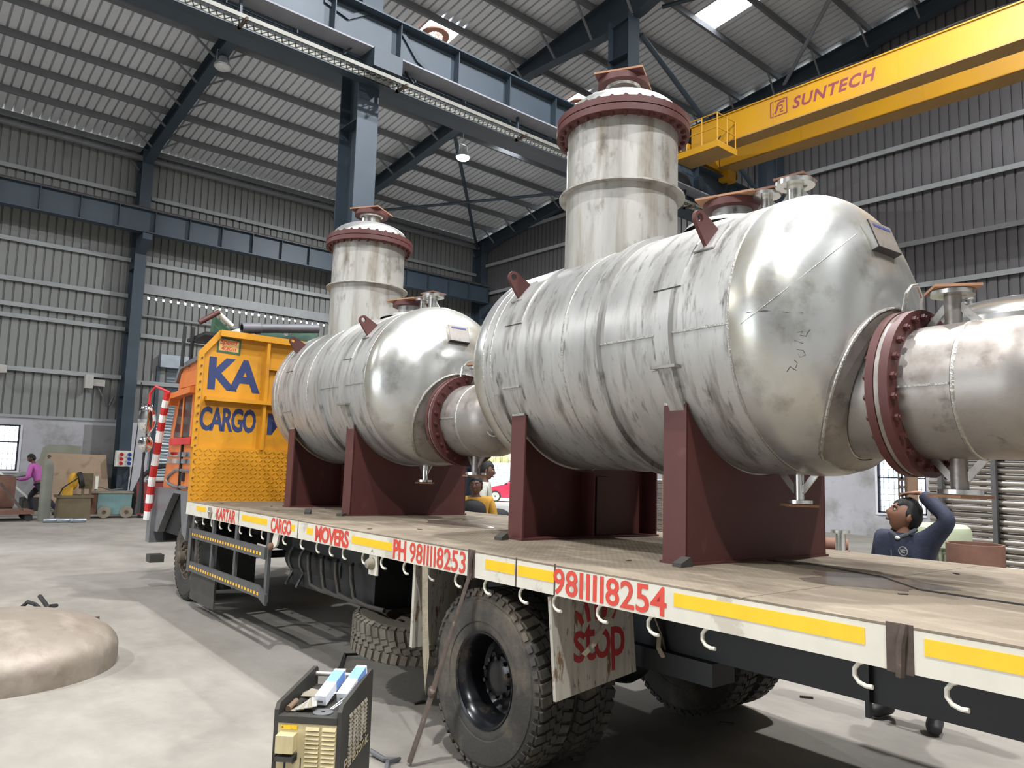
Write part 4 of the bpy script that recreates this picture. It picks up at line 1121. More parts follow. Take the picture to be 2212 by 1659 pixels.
    MB(SV @ kn).ring(.06, .07, -.04, .02, 24, RX(90)).sphere((0, -.05, 0), (.038, .05, .038)).build('plug', 'steel_bright', chn)
    nozzle(v, (0, -1.1, CU_+cr_-.01), (0, -1.1, .135), .04, .1, .022, 'steel_pipe', 'steel_bright', .105, 'rust_edge', 38)
    nozzle(v, (0, -1.1, CU_-cr_+.01), (0, -1.1, -.875), .04, .1, .022, 'steel_pipe', 'steel_bright', .1, 'rust_edge', 22)
    hd = [(-.06, -.88, .045), (-.055, -.9, .15), (0, -.9, .2), (.06, -.9, .215), (.15, -.88, .17), (.165, -.86, .09), (.165, -.86, .02)]
    MB(SV).tube(hd, .011, 8).build('lifting_handle', 'steel_bright', v)
    # name plate bracket on the head
    e0, u0 = -.03, .48
    c_ = Vector((e0, head_s(e0, u0), u0)); nrm = Vector((e0/.64, (c_.y-(SR-.09))/.16, u0/.64)).normalized()
    up = (Vector((0, 0, 1))-nrm*nrm.z).normalized(); rt_ = up.cross(nrm)
    A = SV @ frame(c_, rt_, up)
    pl = MB(A).box(-.115, .115, -.085, .085, .03, .036).build('name_plate', 'steel_pipe', v, 0)
    MB(A).box(-.115, -.111, -.085, .085, -.02, .036).build('plate_leg', 'steel_bright', pl, 0)
    MB(A).box(.111, .115, -.085, .085, -.02, .036).build('plate_leg', 'steel_bright', pl, 0)
    MB(A).box(-.08, .09, .05, .066, .0365, .038).build('blue_tape', 'blue_tape', pl, 0)
    MB(A).box(-.115, .115, -.089, -.085, -.02, .036).build('plate_edge', 'rubber', pl, 0)
    return v
MV1 = TF @ T((1.33, -.97, 0)) @ RZ(-2.5)
MV2 = TF @ T((1.382, 3.166, 0)) @ RZ(-.16)
v1 = make_vessel('large stainless steel vessel nearest the camera, with tall flanged tower', MV1)
v2 = dup(v1, MV2, 'stainless steel vessel next to the yellow headboard, farther from the camera')
# handwritten chalk mark on the near head only
def on_head(px, py):
    I = (MV1 @ SV).inverted(); c = I @ CAM; d = (I.to_3x3() @ ray(px, py))
    a, b_ = VR+.004, .40; s0 = -.43
    A = (d.x**2+d.z**2)/a**2+d.y**2/b_**2; B = (c.x*d.x+c.z*d.z)/a**2+(c.y-s0)*d.y/b_**2; C_ = (c.x**2+c.z**2)/a**2+(c.y-s0)**2/b_**2-1
    t = (-B-math.sqrt(max(0, B*B-A*C_)))/A
    return SV @ (c+d*(t*.9995))
for st in ([(1700, 803), (1707, 792), (1716, 798), (1720, 800)], [(1716, 778), (1722, 784), (1719, 795)], [(1721, 755), (1735, 757), (1740, 767), (1728, 772), (1724, 764)],
           [(1716, 735), (1735, 742)], [(1722, 718), (1734, 716), (1728, 724), (1742, 726), (1745, 718), (1750, 712)], [(1612, 676), (1650, 671), (1700, 674), (1735, 676)]):
    MB().tube([on_head(*q) for q in st], .0022, 4).build('chalk_mark', 'dark_marker', v1)
for q0, q1 in (((1600, 700), (1850, 505)),):
    MB().tube([on_head(q0[0]+(q1[0]-q0[0])*k/10, q0[1]+(q1[1]-q0[1])*k/10) for k in range(11)], .002, 5).build('head_seam', 'weld', v1)
# ================================================================= on the floor, left
dh = thing('dished_end', 'large dull metal dished end lying on the floor at the left edge', 'dished end', T((.98, 7.52, 0)))
MB().lathe([(.885, 0), (.9, 0), (.905, .06), (.903, .13)]+[(r, z) for r, z in ell(.903, .33, .14, 16)], 96).build('dome', 'dish_dull', dh, 40)
MB().lathe([(.885, .0), (.885, .13)]+[(r-.015, z) for r, z in ell(.9, .31, .14, 10)[:-1]], 64).build('inner_face', 'dish_dull', dh, 40)
g = on(80, 1318, 2, 0)
def gp(px, py, z=0): return on(px, py, 2, z)
hp = [gp(30, 1330), gp(42, 1316, .05), gp(60, 1300, .13), gp(75, 1305, .12), gp(95, 1322, .03), gp(84, 1325, .04), gp(105, 1310, .09), gp(122, 1308, .06)]
tag(MB().tube(hp, .022, 8).tube([gp(86, 1288, .15), gp(98, 1304, .1), gp(110, 1325, .03)], .024, 8).build('rubber_hose', 'rubber'), 'black rubber hose curling behind the dished end', 'hose')
k = thing('earth_clamp', 'small rusty clamp on the floor behind the dished end', 'clamp', T(gp(198, 1350)))
MB().bar((-.05, .03, .05), (.06, -.02, .06), .05, .04).bar((.02, 0, .03), (.05, -.05, 0), .03, .03).build('jaw', 'rusty_iron', k, 0)
MB().cyl((-.06, .04, .07), (-.03, .02, .06), .03, n=10).build('cable_end', 'rusty_iron', k)

# ---- welding machine in the foreground
WX, WY = Vector((.697, -.717, 0)), Vector((.717, .697, 0))
WM = frame((1.51, 3.306, 0), WX, WY)
wm = thing('welding_machine', 'dark welding machine with cream louvred front and Panasonic lettering in the foreground', 'welding machine', WM)
w_, d_, h_ = .31, .52, .70
bd = MB().box(.02, w_-.02, .02, d_-.02, .08, h_-.06).build('body', 'welder_black', wm, 0)
for x in (0, w_-.02):
    MB().prism([(0, .06), (d_, .06), (d_, h_+.015), (d_-.02, h_+.03), (.02, h_-.005), (0, h_-.03)], 0, .02, Matrix(((0, 0, 1, x), (1, 0, 0, 0), (0, 1, 0, 0), (0, 0, 0, 1)))).build('side_panel', 'welder_black', wm, 0)
fp = MB().box(.02, w_-.02, .0, .02, .08, h_-.085).build('front_panel', 'welder_cream', wm, 0)
MB().box(.02, w_-.02, -.004, .03, h_-.085, h_-.055).build('front_lip', 'welder_black', wm, 0)
for c0 in (.15, .225):
    for k in range(10):
        z = h_-.11-k*.019
        MB().prism([(0, 0), (-.009, -.002), (-.002, .012), (0, .013)], c0, c0+.062, Matrix(((0, 0, 1, 0), (1, 0, 0, 0), (0, 1, 0, z), (0, 0, 0, 1)))).build('louvre', 'welder_cream', fp, 0)
        MB().box(c0, c0+.062, -.003, .001, z-.0045, z-.0005).build('louvre_slot', 'rubber', fp, 0)
MB().box(.03, .11, -.05, .0, h_-.2, h_-.125).build('switch_box', 'welder_cream', fp, 0)
MB().box(.025, .115, -.05, -.005, h_-.235, h_-.215).box(.025, .03, -.05, 0, h_-.24, h_-.21).box(.11, .115, -.05, 0, h_-.24, h_-.21).build('bracket', 'welder_black', fp, 0)
MB().tube([(.07, -.03, h_-.24), (.075, -.04, h_-.35), (.08, -.03, .2)], .005, 6).build('lead', 'rubber', fp)
MB().box(.035, .11, -.002, .001, h_-.112, h_-.093).build('sticker', 'sticker_yellow', fp, 0)
MB().box(.235, .258, -.002, .001, h_-.36, h_-.345).build('rating_plate', 'rusty_iron', fp, 0)
for x, z in ((.13, .47), (.2, .46), (.24, .47)): MB().box(x, x+.004, -.002, .001, z-.05, z).build('drip_mark', 'rubber', fp, 0)
for c in range(5):
    for k in range(13-c):
        y = .12+c*.062; z = h_-.09-k*.018-.002*c
        MB().prism([(0, 0), (.007, -.002), (.001, .011), (0, .012)], y, y+.045, Matrix(((1, 0, 0, w_), (0, 0, 1, 0), (0, 1, 0, z), (0, 0, 0, 1)))).build('side_louvre', 'scrap_dull', wm, 0)
SM = frame((w_+.001, .07, .385), (0, 1, 0), (0, 0, 1))
text('lettering', 'Panasonic', 'welder_cream', wm, SM, .055, .4, .001, .004, 0, 1.0)
MB(SM).tube([(.05, .1, .002), (.06, .2, .002)], .004, 4).tube([(.11, .17, .002), (.12, .08, .002), (.14, .19, .002)], .004, 4).tube([(.17, .2, .002), (.175, .1, .002)], .004, 4).tube([(.26, .06, .002), (.27, .2, .002), (.29, .17, .002), (.28, .12, .002)], .004, 4).build('chalk_mark', 'scrap_steel', wm)
MB().cyl((.01, d_-.03, h_-.005), (w_-.01, d_-.03, h_-.005), .012, n=12).build('rear_bar', 'scrap_steel', wm)
for x in (.05, w_-.05):
    for y in (.07, d_-.07): MB().cyl((x-.02, y, .04), (x+.02, y, .04), .04, n=16).build('castor', 'rubber', wm)
TP = h_-.06                        # tray level
def onw(name, m, mat, label, cat, M=None, smooth=0, group=None):
    o = m.build(name, mat, None, smooth); o.matrix_world = WM @ (M or I4); return tag(o, label, cat, group)
def carton(M, label, tilt):
    o = thing('electrode_carton', label, 'carton', WM @ M)
    MB().box(-.027, .027, 0, .25, 0, .045).build('sleeve', 'carton_white', o, 0)
    MB().box(-.0275, .0275, .13, .235, -.0005, .0455).build('blue_band', 'carton_blue', o, 0)
    MB().prism([(-.024, .235), (.024, .235), (.02, .275), (-.02, .272)], .03, .033).build('flap', 'kraft', o, 0) if tilt else None
    MB().box(-.012, .012, -.0008, .0, .012, .022).build('printed_mark', 'scrap_dull', o, 0)
    return o
carton(T((.165, .14, TP+.013)) @ RZ(-4) @ RX(14), 'blue and white electrode carton with open kraft flap on the welding machine', True)
carton(T((.25, .2, TP+.012)) @ RZ(-6) @ RX(16), 'white and blue electrode carton leaning at the right side of the welding machine', False)
names = ['leftmost', 'second', 'third', 'fourth', 'fifth', 'rightmost']
for i in range(6):
    x = .05+i*.02
    onw('steel_offcut', MB().prism([(0, 0), (.022, .005), (.03, .09), (.008, .1)], 0, .004), 'scrap_steel' if i % 2 else 'scrap_dull', 'pale pointed steel offcut on the welding machine, %s of the fan' % names[i], 'offcut',
        T((x, .06+.006*(i % 2), TP+.004+.004*i)) @ RZ(-18+9*i) @ RX(8), 0, 'steel offcuts on the welding machine')
onw('glove', MB().sphere((0, 0, .012), (.07, .04, .014), 14, 6), 'scrap_dull', 'dirty folded leather glove on the welding machine tray', 'glove', T((.09, .3, TP+.004)) @ RZ(15), 50)
onw('steel_plate', MB().prism([(0, 0), (.12, -.01), (.13, .05), (.02, .09)], 0, .006), 'scrap_dull', 'grey folded plate behind the offcuts on the welding machine', 'plate', T((.05, .19, TP+.03)) @ RX(6), 0)
onw('grinding_disc', MB().ring(.01, .045, 0, .004, 28), 'cable_grey', 'thin grey grinding disc at the front of the welding machine tray', 'disc', T((.2, .075, TP+.002)), 30)
onw('wooden_handle', MB().cyl((0, 0, 0), (.0, .1, .005), .013, n=10), 'wood_brown', 'short wooden hammer handle at the left of the welding machine tray', 'handle', T((.04, .06, TP+.015)), 30)
for i, (x, y, a) in enumerate(((.225, .1, -20), (.235, .1, -24), (.15, .2, 10), (.12, .12, -35))):
    onw('welding_electrode', MB().cyl((0, 0, 0), (0, .15, .03), .0025, n=6), 'carton_white', ['white electrode rod nearest the right side panel', 'white electrode rod beside the leaning carton', 'white electrode rod behind the open carton', 'white electrode rod lying across the offcuts'][i], 'electrode', T((x, y, TP+.012)) @ RZ(a), 30, 'welding electrodes')
tag(MB().tube([gp(718, 1462, .02), gp(735, 1440, .02), gp(745, 1412, .012), gp(743, 1414, .012), gp(768, 1413, .012), gp(793, 1396, .012), gp(840, 1394, .012), gp(905, 1388, .012)], .011, 7).build('power_cable', 'rubber'), 'black cable running from the welding machine under the lorry', 'cable')
tag(MB().tube([gp(800, 1622, .03), gp(830, 1640, .02), gp(862, 1640, .02), gp(838, 1646, .02), gp(832, 1675, .02)], .015, 7).build('power_cable', 'cable_grey'), 'grey cable looped on the floor beside the welding machine', 'cable')
m = [(905, 1520), (690, 1600), (1742, 1508), (1570, 1565), (1250, 1640)]
for (px, py), s in zip(m, ('by the rear wheel', 'left of the welding machine', 'right of the rear wheels', 'under the lorry behind the wheels', 'in the shadow under the lorry')):
    p = gp(px, py)
    tag(MB().box(-.05, .05, -.012, .012, 0, .015, T(p) @ RZ(px % 180)).build('scrap_bar', 'rusty_iron', None, 0), 'small dark scrap of steel on the floor '+s, 'scrap')

# ---- along the left wall
def base(px, py): p = on(px, py, 2, 0); return p
gc = thing('gas_cylinder', 'tall grey gas cylinder standing in front of the crouching worker', 'gas cylinder', T(base(93, 1126)))
MB().lathe([(.12, 0), (.135, .03), (.135, 1.35), (.125, 1.45), (.09, 1.54), (.05, 1.58), (.045, 1.6)], 28).build('body', 'gas_grey', gc)
MB().cyl((0, 0, 1.6), (0, 0, 1.7), .025, n=10).cyl((-.04, 0, 1.66), (.05, 0, 1.66), .015, n=8).build('valve', 'rusty_iron', gc)
tag(MB().prism([(4.05, .02), (6.0, .02), (6.3, .3), (6.15, 1.72), (4.5, 1.75), (4.2, 1.0)], 0, .025, frame((0, 27.3, 0), (1, 0, 0), (0, .12, 1)) @ T((0, 0, 0))).build('plywood_sheet', 'plywood', None, 0), 'large brown plywood sheet leaning against the left wall', 'sheet')
wsx = thing('teal_welding_set', 'teal box welding set with a small wheel by the left wall', 'welding set', T(base(245, 1119)) @ RZ(-8))
MB().box(-.42, .42, 0, .6, .1, .68).build('box', 'teal_paint', wsx, 0)
MB().box(-.56, -.43, .02, .55, .1, .68).build('end_cover', 'rust_red', wsx, 0)
MB().box(-.58, .45, -.05, .65, .68, .72).build('lid', 'scrap_dull', wsx, 0)
for x in (-.25, .3): 
    MB().cyl((x, -.08, .17), (x, -.01, .17), .165, n=24).build('wheel', 'scrap_dull', wsx)
    MB().cyl((x, -.1, .17), (x, -.08, .17), .05, n=12).build('hub', 'rusty_iron', wsx)
MB().tube([(-.5, .2, .75), (-.4, .1, .85), (-.1, .2, .76), (.2, .25, .8)], .02, 6).build('cable', 'cable_grey', wsx)
bm = thing('transformer_set', 'brown oily transformer box with yellow fittings by the left wall', 'transformer', T(base(158, 1123)) @ RZ(-5))
MB().prism([(-.4, 0), (.4, 0), (.37, .6), (-.37, .6)], 0, .6, frame((0, 0, 0), (1, 0, 0), (0, 0, 1)) @ T((0, 0, -.6))).build('tank', 'brown_machine', bm, 0)
MB().box(-.44, .44, -.03, .63, .58, .64).build('rim', 'brown_machine', bm, 0)
MB().sphere((-.05, .3, 1.0), (.13, .2, .24), 14, 8).box(-.3, -.05, .1, .4, .64, .85).build('hopper', 'machine_yellow', bm)
MB().ring(.17, .21, -.05, .05, 24, T((.12, .2, 1.05)) @ RY(75)).build('hose_reel', 'rubber', bm)
MB().box(.12, .42, .25, .5, .8, 1.22).box(.16, .22, .2, .26, .64, .8).box(.34, .4, .2, .26, .64, .8).build('control_box', 'brown_machine', bm, 0)
MB().cyl((.5, .2, .8), (.5, .2, 1.15), .04, n=10).build('bottle', 'panel_white', bm)
MB().tube([(-.4, 0, .6), (-.3, -.05, .85), (-.1, 0, 1.0), (.05, .1, 1.1)], .018, 6).build('cable', 'rubber', bm)
rmx = thing('red_welding_set', 'dark red louvred welding set beside the lorry cab', 'welding set', T(base(322, 1119)) @ RZ(-12))
MB().box(-.35, .45, 0, .6, .1, .98).build('case', 'machine_red', rmx, 0)
for k in range(6): MB().box(-.1, .12, -.012, 0, .5+k*.06, .52+k*.06).build('louvre', 'rubber', rmx, 0)
MB().sphere((.15, .25, 1.05), (.3, .2, .07), 14, 6).build('cable_coil', 'tarp_grey', rmx)
for x in (-.25, .35): MB().cyl((x-.04, .1, .08), (x+.04, .1, .08), .08, n=14).build('castor', 'rubber', rmx)
cb_ = thing('cable_box', 'low grey cable drive box between the teal and red welding sets', 'box', T(base(292, 1112)))
MB().box(-.4, .4, 0, .5, .0, .6).build('case', 'chassis_dusty', cb_, 0)
MB().box(-.35, .1, -.02, .0, .4, .55).build('panel', 'scrap_dull', cb_, 0)
tag(MB().tube([Vector((6.1, 23.6, .05)), Vector((6.12, 23.6, .7)), Vector((6.3, 23.6, 1.15)), Vector((6.6, 23.6, 1.4)), Vector((7.0, 23.6, 1.45)), Vector((7.3, 23.7, 1.3))], .07, 10).build('thick_hose', 'rubber'), 'thick black hose arching over the sets by the left wall', 'hose')
for k in range(3):
    p = base(110+k*29, 1129)
    tag(MB().cyl((-.18, 0, .055), (.18, 0, .055), .055, n=16).build('pipe_piece', 'galv_strip', None, 32, T(p) @ RZ(4)), 'short shiny galvanised pipe piece on the floor, %s of three' % ['leftmost', 'middle one', 'rightmost'][k], 'pipe', 'galvanised pipe pieces')
tr2 = thing('floor_trolley', 'low red-brown steel trolley at the left edge', 'trolley', T(base(8, 1127)))
MB().box(-1.2, .62, -.1, 1.0, .18, .26).build('platform', 'rust_red', tr2, 0)
for x in (-1, .52):
    for y in (0, .9): MB().cyl((x, y-.03, .09), (x, y+.03, .09), .09, n=14).build('wheel', 'rubber', tr2)
MB().bar((.4, .2, .26), (-.1, .4, .95), .08, .05).build('handle', 'rusty_iron', tr2, 0)
tag(MB().lathe([(.28, 0), (.3, .05), (.3, .75), (.27, .82), (.22, .84)], 24, T(base(8, 1118)+Vector((-.05, .35, .26)))).build('rusty_drum', 'rust_red'), 'rusty steel drum standing on the trolley at the left edge', 'drum')
tag(MB().ring(.16, .22, -.15, .15, 24, T(base(142, 1108)+Vector((.1, .3, .2))) @ RX(80) @ RY(20)).build('pipe_ring', 'rust_red'), 'short rusty pipe ring lying behind the gas cylinder', 'ring')
a_, b_ = Vector((2.9, 26.2, 1.35)), Vector((3.9, 26.0, .35))
tag(MB().bar(a_, b_, .1, .05).bar(a_.lerp(b_, .45), a_.lerp(b_, .45)+Vector((-.15, 0, -.85)), .05, .05).build('white_stand', 'panel_white', None, 0), 'slanting white work stand below the left window', 'stand')
for i, (dx, dy, hh) in enumerate(((0, 0, .55), (.9, 1.2, .4), (-.8, .3, .45), (1.75, .9, .3))):
    p = Vector((3.1+dx, 25.2+dy, 0))
    tag(MB().box(-.25, .25, -.2, .2, 0, hh, T(p) @ RZ(20*i)).bar(p+Vector((-.3, -.25, hh)), p+Vector((.3, .1, hh+.15)), .06, .04).build('scrap_heap', 'chassis_dusty', None, 0), 'dark heap of scrap iron on the floor by the worker, ' + ['behind his legs', 'right of his legs', 'left of his legs', 'nearest the plywood'][i], 'scrap')
# socket board on the wall column
q0, q1 = on(251, 973, 1, 27.15), on(284, 1008, 1, 27.15)
sbd = thing('socket_board', 'white distribution board with red and blue sockets on the wall column', 'socket board', T((q0.x, 27.26, q1.z)))
sw, sh_ = q1.x-q0.x, q0.z-q1.z
MB().box(0, sw, -.18, 0, 0, sh_).build('box', 'panel_white', sbd, 0)
for r_ in range(3):
    for c_, mt in ((.3, 'socket_red'), (.78, 'socket_blue')):
        MB().cyl((sw*c_, -.18, sh_*(.22+.28*r_)), (sw*c_, -.25, sh_*(.22+.28*r_)-.02), .055, n=14).build('socket', mt, sbd)
MB().tube([(sw*.85, -.15, 0), (sw*.9, -.12, -.3), (sw*.6, -.05, -.6)], .02, 6).build('cable', 'rubber', sbd)
tag(MB().tube([(6.98, 27.2, 4.2), (6.99, 27.2, 3.0), (6.95, 27.2, 2.2), (6.9, 27.2, 1.2), (6.85, 27.2, .2)], .018, 6).build('wall_cable', 'rubber'), 'thin black cable hanging down beside the wall column', 'cable')
p = on(190, 826, 1, YW-.2)
tag(MB().box(-.12, .12, -.2, .0, -.2, .25, T(p)).box(.12, .5, -.06, .0, -.1, .12, T(p)).build('junction_box', 'tarp_grey', None, 0), 'small pale box on the wall girt above the masonry', 'box')
tag(MB().tube([p+Vector((.3, .05, -.1)), p+Vector((.5, 0, -.5)), p+Vector((.6, 0, -.75)), p+Vector((.7, 0, -.7)), p+Vector((.8, 0, -.4))], .03, 6).build('slack_cable', 'cable_grey'), 'slack grey cable drooping on the wall left of the column', 'cable')
p = on(3, 808, 1, YW-.3)
tag(MB().prism([(-.3, 0), (.12, .05), (.1, .28), (-.3, .3)], -.15, .15, frame(p, (1, 0, 0), (0, 0, 1))).build('flood_light', 'tarp_grey', None, 0), 'grey flood light fixed on the wall at the left edge', 'lamp')

# ================================================================= behind the lorry, right
# tube stacks
tm = MB().cyl((0, 0, 0), (0, 4.2, 0), .043, n=14).mesh('steel_tube'); tm.materials.append(MAT['tube_metal'])
ord_ = ['lowest', 'second', 'third', 'fourth', 'fifth', 'sixth', 'seventh', 'eighth', 'ninth', 'tenth', 'eleventh', 'twelfth', 'thirteenth', 'fourteenth', 'fifteenth', 'sixteenth', 'seventeenth', 'topmost']
for k in range(18):
    o = put('steel_tube', tm, None, None, T((12.3+.02*(k % 3), .2, .5+.092*k)))
    tag(o, 'bare steel tube in the rack behind the man, %s counted from the floor' % ord_[k], 'tube', 'tubes in the rack behind the man')
tk_ = thing('tube_rack', 'dark steel rack with upright posts holding the tubes behind the man', 'rack', T((12.3, .2, 0)))
for y in (.5, 1.5, 2.6, 3.3, 4.0):
    MB().box(-.16, -.08, y-.03, y+.03, 0, 2.25).build('post', 'guard_grey', tk_, 0)
    MB().box(.12, .2, y-.03, y+.03, 0, 2.25).build('post', 'guard_grey', tk_, 0)
    MB().box(-.1, .14, y-.03, y+.03, .38, .44).build('bearer', 'guard_grey', tk_, 0)
MB().box(-.2, .25, .2, 4.1, 2.2, 2.3).build('top_beam', 'guard_grey', tk_, 0)
tsp = at(1950, 1080, 10.6)
ts = thing('tube_sheet_strip', 'upright perforated strip beside the gable window', 'plate', T((tsp.x, tsp.y, 0)))
outer = [(-.06, 0), (.06, 0), (.06, 2.0), (-.06, 2.0)]
for k in range(17):
    z = .3+k*.105
    cc = [(.045*math.cos(t), z+.045*math.sin(t)) for t in [2*math.pi*j/12+math.pi/4 for j in range(12)]]
    oo = [(max(-.06, min(.06, .09*math.cos(t))), z+max(-.0525, min(.0525, .09*math.sin(t)))) for t in [2*math.pi*j/12+math.pi/4 for j in range(12)]]
    MB().holed(oo, cc, -.006, .006, frame((0, 0, 0), (.75, -.66, 0), (0, 0, 1))).build('perforated_segment', 'rusty_iron', ts, 25)
MB(frame((0, 0, 0), (.75, -.66, 0), (0, 0, 1))).box(.06, .2, .2, 2.1, -.05, .05).build('edge_bar', 'wood_brown', ts, 0)
MB(frame((0, 0, 0), (.75, -.66, 0), (0, 0, 1))).box(-.06, .06, 0, .2475, -.01, .01).build('foot', 'rusty_iron', ts, 0)
# second stack seen between the saddles
for k in range(11):
    o = put('steel_tube', tm, None, None, T((10.9, 7.2, .62+.092*k)) @ RZ(-4))
    tag(o, 'bare steel tube of the stack seen between the saddles, %s from below' % ord_[min(k, 16)], 'tube', 'tubes of the stack between the saddles')
p = on(1440, 1060, 0, 10.75)
rk2 = thing('timber_prop', 'upright timber prop holding the tube stack between the saddles', 'prop', T((10.75, p.y, 0)))
MB().box(-.05, .04, -.06, .06, 0, 1.8).build('post', 'wood_brown', rk2, 0)
MB().box(-.2, .3, -.2, 2.2, .5, .56).box(-.05, .25, .8, .9, 0, .5).box(-.05, .25, 1.9, 2.0, 0, .5).build('bearer', 'scrap_dull', rk2, 0)
for k, y in enumerate((10.75, 11.15)):
    tag(MB().box(10.7, 11.1, y, y+.1, 0, .57).build('tube_support', 'wood_brown', None, 0), ['timber block under the tube stack, nearer one', 'timber block under the tube stack, farther one'][k], 'block')
# concrete block pier
pr_ = thing('block_pier', 'grey concrete block pier at the right edge', 'pier', T((11.35, 2.3, 0)))
for k in range(12):
    MB().box(-.3, .3, -.55, .38, k*.2+.008, k*.2+.192).build('block', 'pier_block', pr_, 0)
MB().box(-.27, .27, -.52, .35, 0, 2.4).build('mortar_core', 'plaster_grey', pr_, 0)
tag(MB().cyl((9.3, 2.15, 0), (9.3, 2.15, 1.05), .06, n=14).build('steel_post', 'steel_pipe'), 'short bright steel post at the right edge', 'post')
# green motor
mp = at(2034, 1190, 8.3)
mo = thing('electric_motor', 'pale green electric motor with cooling fins behind the man', 'motor', T((mp.x, mp.y, 0)))
mz = .35
MB().lathe([(.25, 0), (.25, .45), (.25, .7)], 36, T((0, 0, mz))).build('stator', 'motor_green', mo)
for k in range(36):
    a = 2*math.pi*k/36
    MB().box(.245, .275, -.007, .007, mz+.05, mz+.62, Matrix.Rotation(a, 4, 'Z')).build('fin', 'fin_dark', mo, 0)
MB().lathe([(.3, mz+.66), (.3, mz+.82), (.285, mz+.87), (.24, mz+.9), (.001, mz+.91)], 36).build('fan_cowl', 'motor_green', mo)
MB().lathe([(.32, 0), (.32, .06), (.2, .08), (.2, mz), (.3, mz), (.3, mz+.03)], 32).build('base', 'chassis', mo)
rp = at(2100, 1215, 7.6)
tag(MB().ring(.24, .265, 0, 1.1, 40, T((rp.x+.1, rp.y, 0))).build('steel_ring', 'rust_red'), 'rusty rolled steel shell standing on end behind the deck edge', 'ring')
bp_ = at(1850, 1180, 7.8)
tag(MB().cyl((bp_.x-.1, bp_.y+1.2, bp_.z-.02), (bp_.x+.45, bp_.y+.3, bp_.z-.04), .07, n=14).box(bp_.x-.1, bp_.x+.1, bp_.y+.9, bp_.y+1.1, 0, bp_.z-.09).box(bp_.x+.2, bp_.x+.4, bp_.y+.25, bp_.y+.45, 0, bp_.z-.09).build('brown_pipe', 'rust_red'), 'long brown pipe on low blocks left of the man', 'pipe')
sp = at(1828, 1165, 7.4)
sv = thing('small_steel_vessel', 'shiny small steel vessel peeping out right of the near saddle', 'vessel', T((sp.x-.2, sp.y+.1, 0)))
MB().lathe([(.28, .3), (.3, .32), (.3, .85)]+[(r, z) for r, z in ell(.3, .14, .88, 8)], 36).build('body', 'steel_bright', sv)
MB().cyl((.12, -.08, .9), (.12, -.08, 1.2), .05, n=16).cyl((.12, -.08, 1.2), (.12, -.08, 1.23), .09, n=20).build('nozzle', 'steel_bright', sv)
for a in range(3): MB().bar((.22*math.cos(a*2.1), .22*math.sin(a*2.1), 0), (.22*math.cos(a*2.1), .22*math.sin(a*2.1), .4), .04, .04).build('leg', 'steel_bright', sv, 0)
# polished tank on the rack at the right
tp = at(2165, 642, 12.4)
tz = 2.3
tn = thing('polished_tank', 'polished stainless dome-topped tank behind the near vessel, right edge', 'tank', T((tp.x+.35, tp.y-.15, tz)))
tr_ = 1.25; th = tp.z-tz
MB().lathe([(.6, 0), (tr_, .25), (tr_, th-.42)]+[(r, z) for r, z in ell(tr_, .42, th-.42, 14)], 64).build('shell', 'steel_bright', tn)
MB().cyl((-.35, .62, th-.12), (-.35, .62, th+.05), .03, n=10).cyl((-.35, .62, th+.03), (-.35, .62, th+.06), .07, n=14).build('nozzle', 'steel_bright', tn)
MB().cyl((-.75, .6, th-.4), (-.75, .6, th-.12), .03, n=10).cyl((-.75, .6, th-.12), (-.75, .6, th-.09), .06, n=14).build('nozzle', 'steel_bright', tn)
MB().ring(.2, .27, th-.03, th+.03, 32, T((.1, .05, 0))).cyl((.1, .05, th+.03), (.1, .05, th+.05), .27, n=32).build('manhole', 'steel_pipe', tn)
MB().tube([(-.2, .15, th-.02), (-.14, .14, th+.07), (0, .1, th+.08)], .012, 6).build('handle', 'rubber', tn)
st_ = thing('tank_stand', 'steel trestle under the polished tank at the right edge', 'stand', T((tp.x+.35, tp.y-.15, 0)))
for x in (-.5, .5):
    for y in (-.5, .5): MB().box(x-.04, x+.04, y-.04, y+.04, 0, tz).build('leg', 'guard_grey', st_, 0)
MB().ring(.5, .75, tz-.08, tz, 32).build('ring_beam', 'guard_grey', st_)

# ================================================================= outside the gable door
cd = (Vector((.655, .755, 0)))              # viewing direction out of the door
cl = Vector((-.755, .655, 0))               # towards the left of the picture
YZ = -.301
cp = at(1069, 1094, 40); 
CARM = Matrix(((-cl.x, cd.x, 0, cp.x), (-cl.y, cd.y, 0, cp.y), (0, 0, 1, YZ), (0, 0, 0, 1)))   # x: towards its rear (right), y: away
car = thing('red_car', 'red car parked outside the open door behind the two boys', 'car', CARM)
CP = Matrix(((1, 0, 0, 0), (0, 0, -1, 0), (0, 1, 0, 0), (0, 0, 0, 1)))
MB().prism([(-.75, .3), (-.72, .62), (-.5, .75), (.35, .92), (1.0, .98), (3.2, .98), (3.3, .6), (3.25, .25), (-.6, .22)], -1.65, -.02, CP).build('body', 'car_red', car, 0)
MB().prism([(.45, .95), (1.15, 1.42), (2.5, 1.44), (3.1, .97)], -1.5, -.15, CP).build('cabin', 'car_glass', car, 0)
MB().prism([(1.1, 1.4), (1.15, 1.46), (2.5, 1.48), (2.6, 1.4)], -1.5, -.15, CP).build('roof', 'car_red', car, 0)
for x in (0, 2.55):
    for y in (-.03, 1.5):
        wh = MB().cyl((x, y, .31), (x, y+.2, .31), .31, n=28).build('wheel', 'rubber', car)
        MB().ring(.05, .22, -.006, .0, 24, T((x, y-.002, .31)) @ RX(90)).build('wheel_cover', 'steel_bright', wh)
        for k in range(5): MB().box(-.025, .025, .04, .2, -.004, .004, T((x, y-.012, .31)) @ RX(90) @ RZ(72*k)).build('spoke', 'steel_bright', wh, 0)
MB().sphere((.72, -.1, 1.03), (.1, .07, .07), 10, 6).build('door_mirror', 'car_red', car)
bwp = at(1070, 1050, 47)
